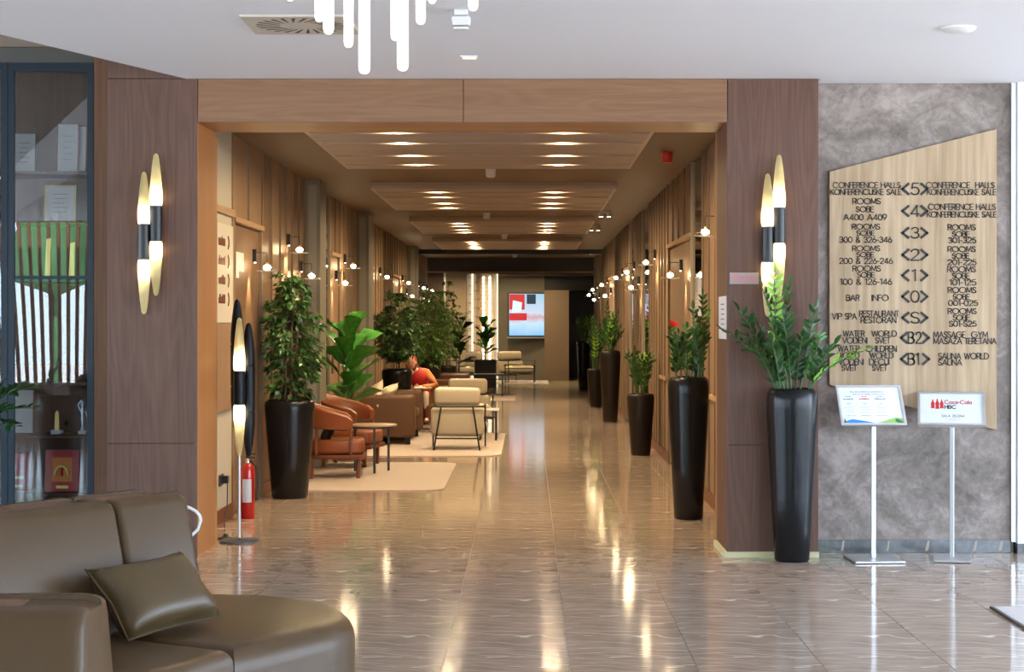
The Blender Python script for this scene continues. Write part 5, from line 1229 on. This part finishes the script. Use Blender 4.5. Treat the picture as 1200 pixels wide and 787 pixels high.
MB().box(-.54, .54, -.04, .04, -.66, -.625).build('soundbar', M['steel'], tv)
MB().box(-.1, .1, .041, .20, -.1, .1).build('wall_mount', M['blackmetal'], tv)

# ---------------------------------------------------------------- things at the foot of the left corridor wall
YX = 14.68
fe = thing('fire_extinguisher', 'red fire extinguisher on the floor against the left corridor wall', 'fire extinguisher', (WX(290.5, YX), YX, 0))
MB().lathe([(.052, 0), (.056, .01), (.056, .40), (.05, .435), (.03, .455), (.018, .462)], 24).build('cylinder', M['red'], fe, smooth=True)
MB().lathe([(.018, .463), (.018, .49), (.012, .50)], 12).build('valve', M['chrome'], fe, smooth=True)
MB().box(-.015, .06, -.01, .01, .501, .512).box(-.01, .06, -.01, .01, .53, .54).box(-.015, .0, -.01, .01, .512, .53).build('handle', M['blackmetal'], fe)
MB().tube([(.02, -.015, .48), (.07, -.03, .44), (.075, -.03, .30), (.068, -.03, .16)], .008, 8).build('hose', M['blackmetal'], fe, smooth=True)
mb = MB(); n = 8
vs = [(.0567*math.cos(math.radians(230+i*10)), .0567*math.sin(math.radians(230+i*10)), z) for z in (.14, .33) for i in range(9)]
mb.add(vs, [(i, i+1, i+10, i+9) for i in range(8)]); mb.build('label', M['label_white'], fe)
ad = thing('power_socket', 'black plug and cable on the cream wall left of the floor lamp', 'socket', (WLX+.0005, 14.3, WZ(562, 14.3)))
MB().box(0, .012, -.09, .09, -.045, .045).build('plate', M['blackmetal'], ad, bevel=.003, seg=1); MB().box(.0125, .06, -.0, .06, -.03, .03).build('plug', M['blackmetal'], ad, bevel=.004)
MB().tube([(.05, .03, -.03), (.055, .0, -.2), (.05, -.1, -.3), (.07, -.2, -.37)], .004, 6).build('cable', M['blackmetal'], ad)
YA = 13.35
tag(MB().lathe([(.062, 0), (.062, .008), (.03, .016), (.015, .035)], 24, (WX(265, YA), YA, 0)).build('foot_switch', M['blackmetal'], smooth=True), 'small black foot switch disc on the floor beside the floor lamp base', 'switch')
# white wire chair peeking out behind the sofa
wc = thing('wire_chair', 'white wire chair just visible behind the leather sofa', 'chair', (WX(205, 11.6), 11.6, 0))
arc_ = [(.17*math.cos(a)+.0, .0, .33+.10*math.sin(a)) for a in [PI*k/10 for k in range(11)]]
MB().tube([(.10, 0, 0.22), (.15, 0, .27)]+arc_+[(-.15, 0, .27), (-.10, 0, .22)], .010, 8).build('backrest', M['label_white'], wc, smooth=True)
MB().tube([(.13*math.cos(2*PI*k/16), -.15+.15*math.sin(2*PI*k/16), .22) for k in range(16)], .009, 6, closed=True).build('seat', M['label_white'], wc, smooth=True)
for sx, yy in ((-.09, -.02), (.09, -.02), (-.08, -.26), (.08, -.26)): MB().tube([(sx, yy, .22), (sx*1.05, yy, 0)], .008, 6).build('leg', M['label_white'], wc, smooth=True)

# floor mat at the right edge
mt_ = thing('entrance_mat', 'pale grey mat with a dark edge at the right of the polished floor', 'mat', (2.62, 10.08, 0))
MB().box(0.02, 1.6, -3.2, -.02, .0005, .010).build('pile', M['mat_light'], mt_)
MB().box(0, .0195, -3.2, 0, .0005, .012).build('edging', M['blackmetal'], mt_); MB().box(.02, 1.6, -.0195, 0, .0005, .011).build('edging', M['mat_light'], mt_)

# ---------------------------------------------------------------- display cabinet on the left
YK = 12.62
cbx = thing('display_cabinet', 'tall glazed display cabinet with blue-black door frames, left of the pillar', 'cabinet', (0, YK, 0))
X0, X1 = -4.6, WX(111, YK)
CT = WZ(74, YK)
MB().box(X0, X1, .42, .44, 0, 3.9).build('back', M['cab_wood'], cbx)
MB().box(X1, xpl-.001, -.02, .44, 0, 3.98).build('side_panel', M['cab_wood'], cbx)
MB().box(X0, X1-.001, .0, .41, CT+.002, WZ(55.5, YK)).build('top_panel', M['cab_grey'], cbx); MB().box(X0, X1-.001, .02, .41, WZ(54.5, YK), 3.98).build('upper_panel', M['lobby_dim'], cbx)
MB().box(X0, X1-.001, .0, .41, 0, .1).build('plinth', M['cab_wood'], cbx)
shelf_z = [WZ(578, YK), WZ(508, YK+.2), WZ(447, YK+.2)-.0, WZ(327, YK), WZ(260, YK+.15), WZ(200, YK)]
for z in shelf_z: MB().box(X0, X1-.001, .03, .415, z-.022, z).build('shelf', M['cab_wood'] if z != shelf_z[3] else M['navy'], cbx, bevel=.002, seg=1)
def cab_door(xa, xb):
    fw = .045; d = MB().box(xa, xa+fw, -.022, 0, .11, CT).box(xb-fw, xb, -.022, 0, .11, CT).box(xa+fw, xb-fw, -.022, 0, CT-.06, CT).box(xa+fw, xb-fw, -.022, 0, .11, .17).build('door', M['navy'], cbx)
    MB().box(xa+fw, xb-fw, -.012, -.008, .17, CT-.06).build('pane', M['cab_glass'], d)
xm = WX(10, YK)
cab_door(xm+.002, X1-.003); cab_door(xm-.62, xm-.002); cab_door(xm-1.245, xm-.625)
MB().box(xm+.048, X1-.05, -.016, -.013, WZ(325, YK)-.012, WZ(325, YK)+.012).build('glazing_bar', M['navy'], cbx)
YO = YK+.2
def cert(name, label, pxa, pxb, pya, pyb, mat_f, mat_p, tilt=.08, dy=0.2, lines=True, border=.008):
    Y = YK+dy; x0, z1 = W(pxa, pya, Y); x1, z0 = W(pxb, pyb, Y); w_, h_ = x1-x0, z1-z0
    z0 = min(shelf_z, key=lambda q: abs(q-z0))+.0005
    t = thing(name, label, 'award', ((x0+x1)/2, Y, z0)); mt = Matrix.Rotation(-tilt, 4, 'X')
    MB().box(-w_/2, w_/2, 0, .014, 0, h_, mat=mt).build('frame', M[mat_f], t); MB().box(-w_/2+border, w_/2-border, -.0025, -.0004, border, h_-border, mat=mt).build('sheet', M[mat_p], t)
    if lines:
        for k in range(5):
            MB().box(-w_*.25+(k % 2)*.01, w_*.25-(k % 3)*.012, -.0035, -.0027, h_*(.75-k*.12), h_*(.75-k*.12)+.004, mat=mt).build('text_line', M['print_grey'], t)
    return t, w_, h_, mt
cert('certificate', 'white certificate with a blue ribbon mark on the top shelf, at the left', 15, 41, 152, 199, 'blackmetal', 'paper', border=.003)
cert('certificate', 'white certificate in front of a red folder on the top shelf', 67, 91, 141, 199, 'red_plastic', 'paper', border=.002)
cert('certificate', 'pale pink diploma behind the white one on the top shelf', 87, 101, 142, 199, 'red_plastic', 'paper', .08, .25, False)
cert('certificate', 'gold-framed certificate standing on the second shelf', 52, 88, 214, 258, 'gold', 'paper', border=.012)
t, w_, h_, mt = cert('award_plaque', 'bright red award plaque with a copper inset on the lowest shelf', 52, 92, 523, 572, 'red', 'red', .12, .12, False)
MB().box(-w_*.30, w_*.30, -.005, -.003, h_*.24, h_*.82, mat=mt).build('inset', M['copper'], t); MB().box(-w_*.16, w_*.2, -.005, -.003, h_*.08, h_*.15, mat=mt).build('name_plate', M['gold'], t)
pts = [(w_*.2*math.cos(a), 0, h_*.4+h_*.22*math.sin(a)) for a in [PI*k/8 for k in range(9)]]
MB().tube([tuple(mt @ Vector((p[0], -.009, p[2]))) for p in pts], .010, 6).build('relief_arch', M['gold'], t); MB().tube([tuple(mt @ Vector((0, -.009, h_*.38))), tuple(mt @ Vector((0, -.009, h_*.56)))], .012, 6).build('relief_arch', M['red'], t)
t, w_, h_, mt = cert('award_plaque', 'dark red plaque with two gold labels behind the plant leaves', 13, 35, 527, 572, 'red', 'dress', .12, .16, False)
for k in (.1, .32): MB().box(-w_*.4, w_*.1, -.005, -.003, h_*k, h_*k+.02, mat=mt).build('name_plate', M['gold'], t)
cert('certificate', 'plain white card on the shelf behind the plant leaves', 15, 38, 458, 508, 'paper', 'paper', .05, .3, False)
def trophy(label, px, py, h, r, kind):
    Y = YK+.15; x, _ = W(px, py, Y); z = min(shelf_z, key=lambda q: abs(q-WZ(py, Y)))+.0005; t = thing('trophy', label, 'trophy', (x, Y, z))
    if kind == 'obelisk':
        MB().box(-.04, .04, -.03, .03, 0, .03).build('base', M['label_white'], t, bevel=.003, seg=1); MB().prism_y([(-.018, .0305), (.018, .0305), (.012, h-.015), (0, h), (-.012, h-.02)], -.01, .01).build('column', M['gold'], t)
    elif kind == 'figure':
        MB().box(-.03, .03, -.025, .025, 0, .025).build('base', M['label_white'], t, bevel=.003, seg=1)
        MB().lathe([(.018, .0255), (.008, .06), (.014, h*.45), (.010, h*.55), (.018, h*.68), (.008, h*.78), (.014, h*.86), (.014, h*.93), (.004, h*.97)], 14).build('figurine', M['alu'], t, smooth=True); MB().tube([(-.02, 0, h*.68), (-.035, 0, h*.85), (-.01, 0, h*.98)], .005, 6).tube([(.02, 0, h*.68), (.03, 0, h*.5)], .005, 6).build('arms', M['alu'], t, smooth=True)
    elif kind == 'plate':
        MB().box(-.01, .01, -.015, .015, 0, .02).build('stand', M['blackmetal'], t); MB().lathe([(.001, 0), (r, .003), (r, .008), (.001, .01)], 28, cap=False).build('dish', M['copper'], t, smooth=True)
        d = t.children[-1]; d.rotation_euler = (math.radians(75), .5, 0); d.location = (0, 0, .02+r)
    else:
        MB().box(-.022, .022, -.02, .02, 0, .02).build('base', M['blackmetal'], t); MB().prism_y([(-.02, .0205), (.02, .0205), (.024, h), (-.008, h*.97)], -.008, .008).build('column', M['gold'], t)
trophy('small gold obelisk trophy on a white block', 67, 507, .17, 0, 'obelisk'); trophy('silver dancing figurine trophy at the right of its shelf', 97, 507, .25, 0, 'figure'); trophy('tilted copper dish beside the gold obelisk', 78, 507, .05, .055, 'plate')
trophy('slim gold pillar award on the middle shelf, at the right', 84, 320, .27, 0, 'pillar'); trophy('slim gold pillar award on the middle shelf, at the left', 56, 320, .30, 0, 'pillar')

# ---------------------------------------------------------------- foreground leather sofa
Bp = Vector((-1.29, 7.2)); dd = Vector((.51, .86)).normalized(); nn = Vector((.86, -.51)).normalized()
def P(u, v): q = Bp+dd*u+nn*v; return (q.x, q.y)
ls_ = thing('lobby_sofa', 'large curved taupe leather lobby sofa with a round end seat in the foreground', 'sofa', (Bp.x, Bp.y, 0))
LOC = (-Bp.x, -Bp.y, 0)
def lb(mb, name, mat, **k): o = mb.build(name, mat, ls_, **k); o.location = LOC; return o
def soft_prism(out, z0, z1, b, steps=5):
    """prism with a rolled top edge and slightly crowned top"""
    if sum(out[i-1][0]*out[i][1]-out[i][0]*out[i-1][1] for i in range(len(out))) < 0: out = out[::-1]
    n = len(out); cx = sum(p[0] for p in out)/n; cy = sum(p[1] for p in out)/n
    def inset(k):
        r = []
        for i in range(n):
            p0, p1, p2 = Vector(out[i-1]), Vector(out[i]), Vector(out[(i+1) % n]); e1 = (p1-p0); e2 = (p2-p1)
            e1 = e1.normalized() if e1.length > 1e-6 else e1; e2 = e2.normalized() if e2.length > 1e-6 else e2
            m = Vector((-(e1.y+e2.y), e1.x+e2.x)); m = m.normalized() if m.length > 1e-6 else Vector((0, 0)); r.append(p1+m*k)
        return r
    rings = [[(p[0], p[1], z0) for p in inset(0)]]
    for j in range(steps+1):
        a = PI/2*j/steps; rings.append([(p.x, p.y, z1-b+b*math.sin(a)) for p in inset(b*(1-math.cos(a)))])
    return MB().rings(rings)
arc = []
for k in range(0, 37):
    a = PI/2-PI*k/36; arc.append((-.05+.585*math.cos(a), .63*math.sin(a)))
end_out = [P(u, v) for u, v in [(-.597, .63), (-.3, .63)]+arc+[(-.3, -.63), (-.597, -.63)]][::-1]
lb(soft_prism(end_out, .08, .45, .10), 'seat', M['leather'], smooth=True)
s2 = [P(-.603, 0), P(-.603, .63), (-1.28, 5.87), (-1.33, 5.6), (-1.30, 5.40), (-1.2, 5.30), (-1.15, 5.2), (-1.15, 4.75), (-1.6, 4.75), (-1.95, 4.9), (-2.15, 5.2), (-2.12, 5.6), (-1.85, 6.25)]
ar = sum(s2[i-1][0]*s2[i][1]-s2[i][0]*s2[i-1][1] for i in range(len(s2)))
if ar < 0: s2 = s2[::-1]
lb(soft_prism(s2, .08, .45, .06), 'seat', M['leather'], smooth=True)
def back_piece(path, ends, name='backrest', top=.93, lo=.08):
    """path: list of ((x,y), (nx,ny)); profile leans in on both sides; ends rolled"""
    prof = [(0.0, .455), (0.0, lo)][::-1]
    prof = [(.02, lo), (.0, .45), (-.105, top-.04), (-.125, top-.012), (-.16, top), (-.185, top-.001), (-.19, top-.013), (-.35, top-.013), (-.355, top-.001), (-.38, top), (-.415, top-.012), (-.435, top-.04), (-.54, .45), (-.56, lo)]
    rings = []
    def ring(c, n_, along, k, push):
        r = []
        for v, z in prof:
            vm = -.27+(v+.27)*k; zt = lo+(z-lo)*(1-(1-k)*.12)
            p = Vector(c)+Vector(n_)*vm+Vector(along)*(push*(1+(.6*(top-z) if push else 0)))
            r.append((p.x, p.y, zt))
        return r
    N = len(path)
    for i, (c, n_) in enumerate(path):
        c = Vector(c); a = Vector(path[min(i+1, N-1)][0])-Vector(path[max(i-1, 0)][0]); a = a.normalized()
        if i == 0:
            for pu, k in [(-ends[0]*math.sin(q*PI/12), 1-.14*(1-math.cos(q*PI/12))) for q in (6, 5, 4, 3, 2, 1)]: rings.append(ring(c, n_, a, k, pu))
        rings.append(ring(c, n_, a, 1, 0))
        if i == N-1:
            for pu, k in [(ends[1]*math.sin(q*PI/12), 1-.14*(1-math.cos(q*PI/12))) for q in (1, 2, 3, 4, 5, 6)]: rings.append(ring(c, n_, a, k, pu))
    lb(MB().rings(rings), name, M['leather'], smooth=True)
def S_(u): return (Vector(P(u, 0)), nn)
back_piece([S_(-.05), S_(-.2), S_(-.38)], (.045, .03))
# curved run from there round to the near end
ctrl = [Vector(P(-.45, 0)), Vector(P(-.8, 0)), Vector(P(-1.15, 0)), Vector((-2.05, 5.85)), Vector((-2.18, 5.4)), Vector((-2.08, 5.02)), Vector((-1.85, 4.80)), Vector((-1.5, 4.70)), Vector((-1.16, 4.70))]
def catmull(P_, n=5):
    out = []
    for i in range(len(P_)-1):
        p0, p1, p2, p3 = P_[max(i-1, 0)], P_[i], P_[i+1], P_[min(i+2, len(P_)-1)]
        for k in range(n):
            t = k/n; out.append(.5*((2*p1)+(-p0+p2)*t+(2*p0-5*p1+4*p2-p3)*t*t+(-p0+3*p1-3*p2+p3)*t**3))
    return out+[P_[-1]]
cp = catmull(ctrl)
path = []
for i, c in enumerate(cp):
    a = (cp[min(i+1, len(cp)-1)]-cp[max(i-1, 0)]).normalized(); path.append((c, Vector((-a.y, a.x))))
back_piece(path[:len(path)], (.03, .07))
# wood ledge strips let into the top
def strip(path, v0, v1, z):
    rings = [[(*(Vector(c)+Vector(n_)*v0), z-.01), (*(Vector(c)+Vector(n_)*v1), z-.01), (*(Vector(c)+Vector(n_)*v1), z), (*(Vector(c)+Vector(n_)*v0), z)] for c, n_ in path]
    lb(MB().rings(rings), 'ledge', M['sofa_wood'])
strip([S_(-.1), S_(-.36)], -.195, -.345, .920); strip(path[1:-2], -.195, -.345, .920)
lb(soft_prism([P(u, v) for u, v in ((-.5, .55), (-.2, .55), (.25, .3), (.4, 0), (.25, -.3), (-.2, -.55), (-.5, -.55))][::-1], 0.0, .079, .005), 'plinth', M['blackmetal'])
# lumbar pillow
corn = [Vector((*P(-.745, .05), .70)), Vector((*P(-.235, .05), .725)), Vector((*P(-.20, .225), .475)), Vector((*P(-.72, .225), .475))]
cen = sum(corn, Vector())/4; pl_ = thing('lumbar_pillow', 'taupe leather lumbar pillow leaning on the foreground sofa backrest', 'cushion', cen)
ux = ((corn[1]+corn[2])-(corn[0]+corn[3])).normalized(); uz = ((corn[0]+corn[1])-(corn[2]+corn[3])).normalized(); un = uz.cross(ux).normalized()
cu = cushion(.51, .31, .17, 18, 12)
rot = Matrix((uz, ux, un)).transposed().to_4x4()
cu.transform(rot).build('cover', M['leather_pillow'], pl_, smooth=True)
pp = [rot @ Vector((v*.15*(1-.10*(0)), u*.255, 0)) for u, v in ((-1, -1), (1, -1), (1, 1), (-1, 1))]
seam_ = []
for (a, b) in (((-1, -1), (1, -1)), ((1, -1), (1, 1)), ((1, 1), (-1, 1)), ((-1, 1), (-1, -1))):
    for k in range(8):
        u = a[0]+(b[0]-a[0])*k/8; v = a[1]+(b[1]-a[1])*k/8
        seam_.append(rot @ Vector((v*.155*(1-(.07 if v < 0 else .16)*(1-u*u)*abs(v)**2), u*.255*(1-.10*(1-abs(v))*abs(u)**2), 0)))
MB().tube(seam_, .0045, 6, closed=True).build('piping', M['leather_pillow'], pl_, smooth=True)
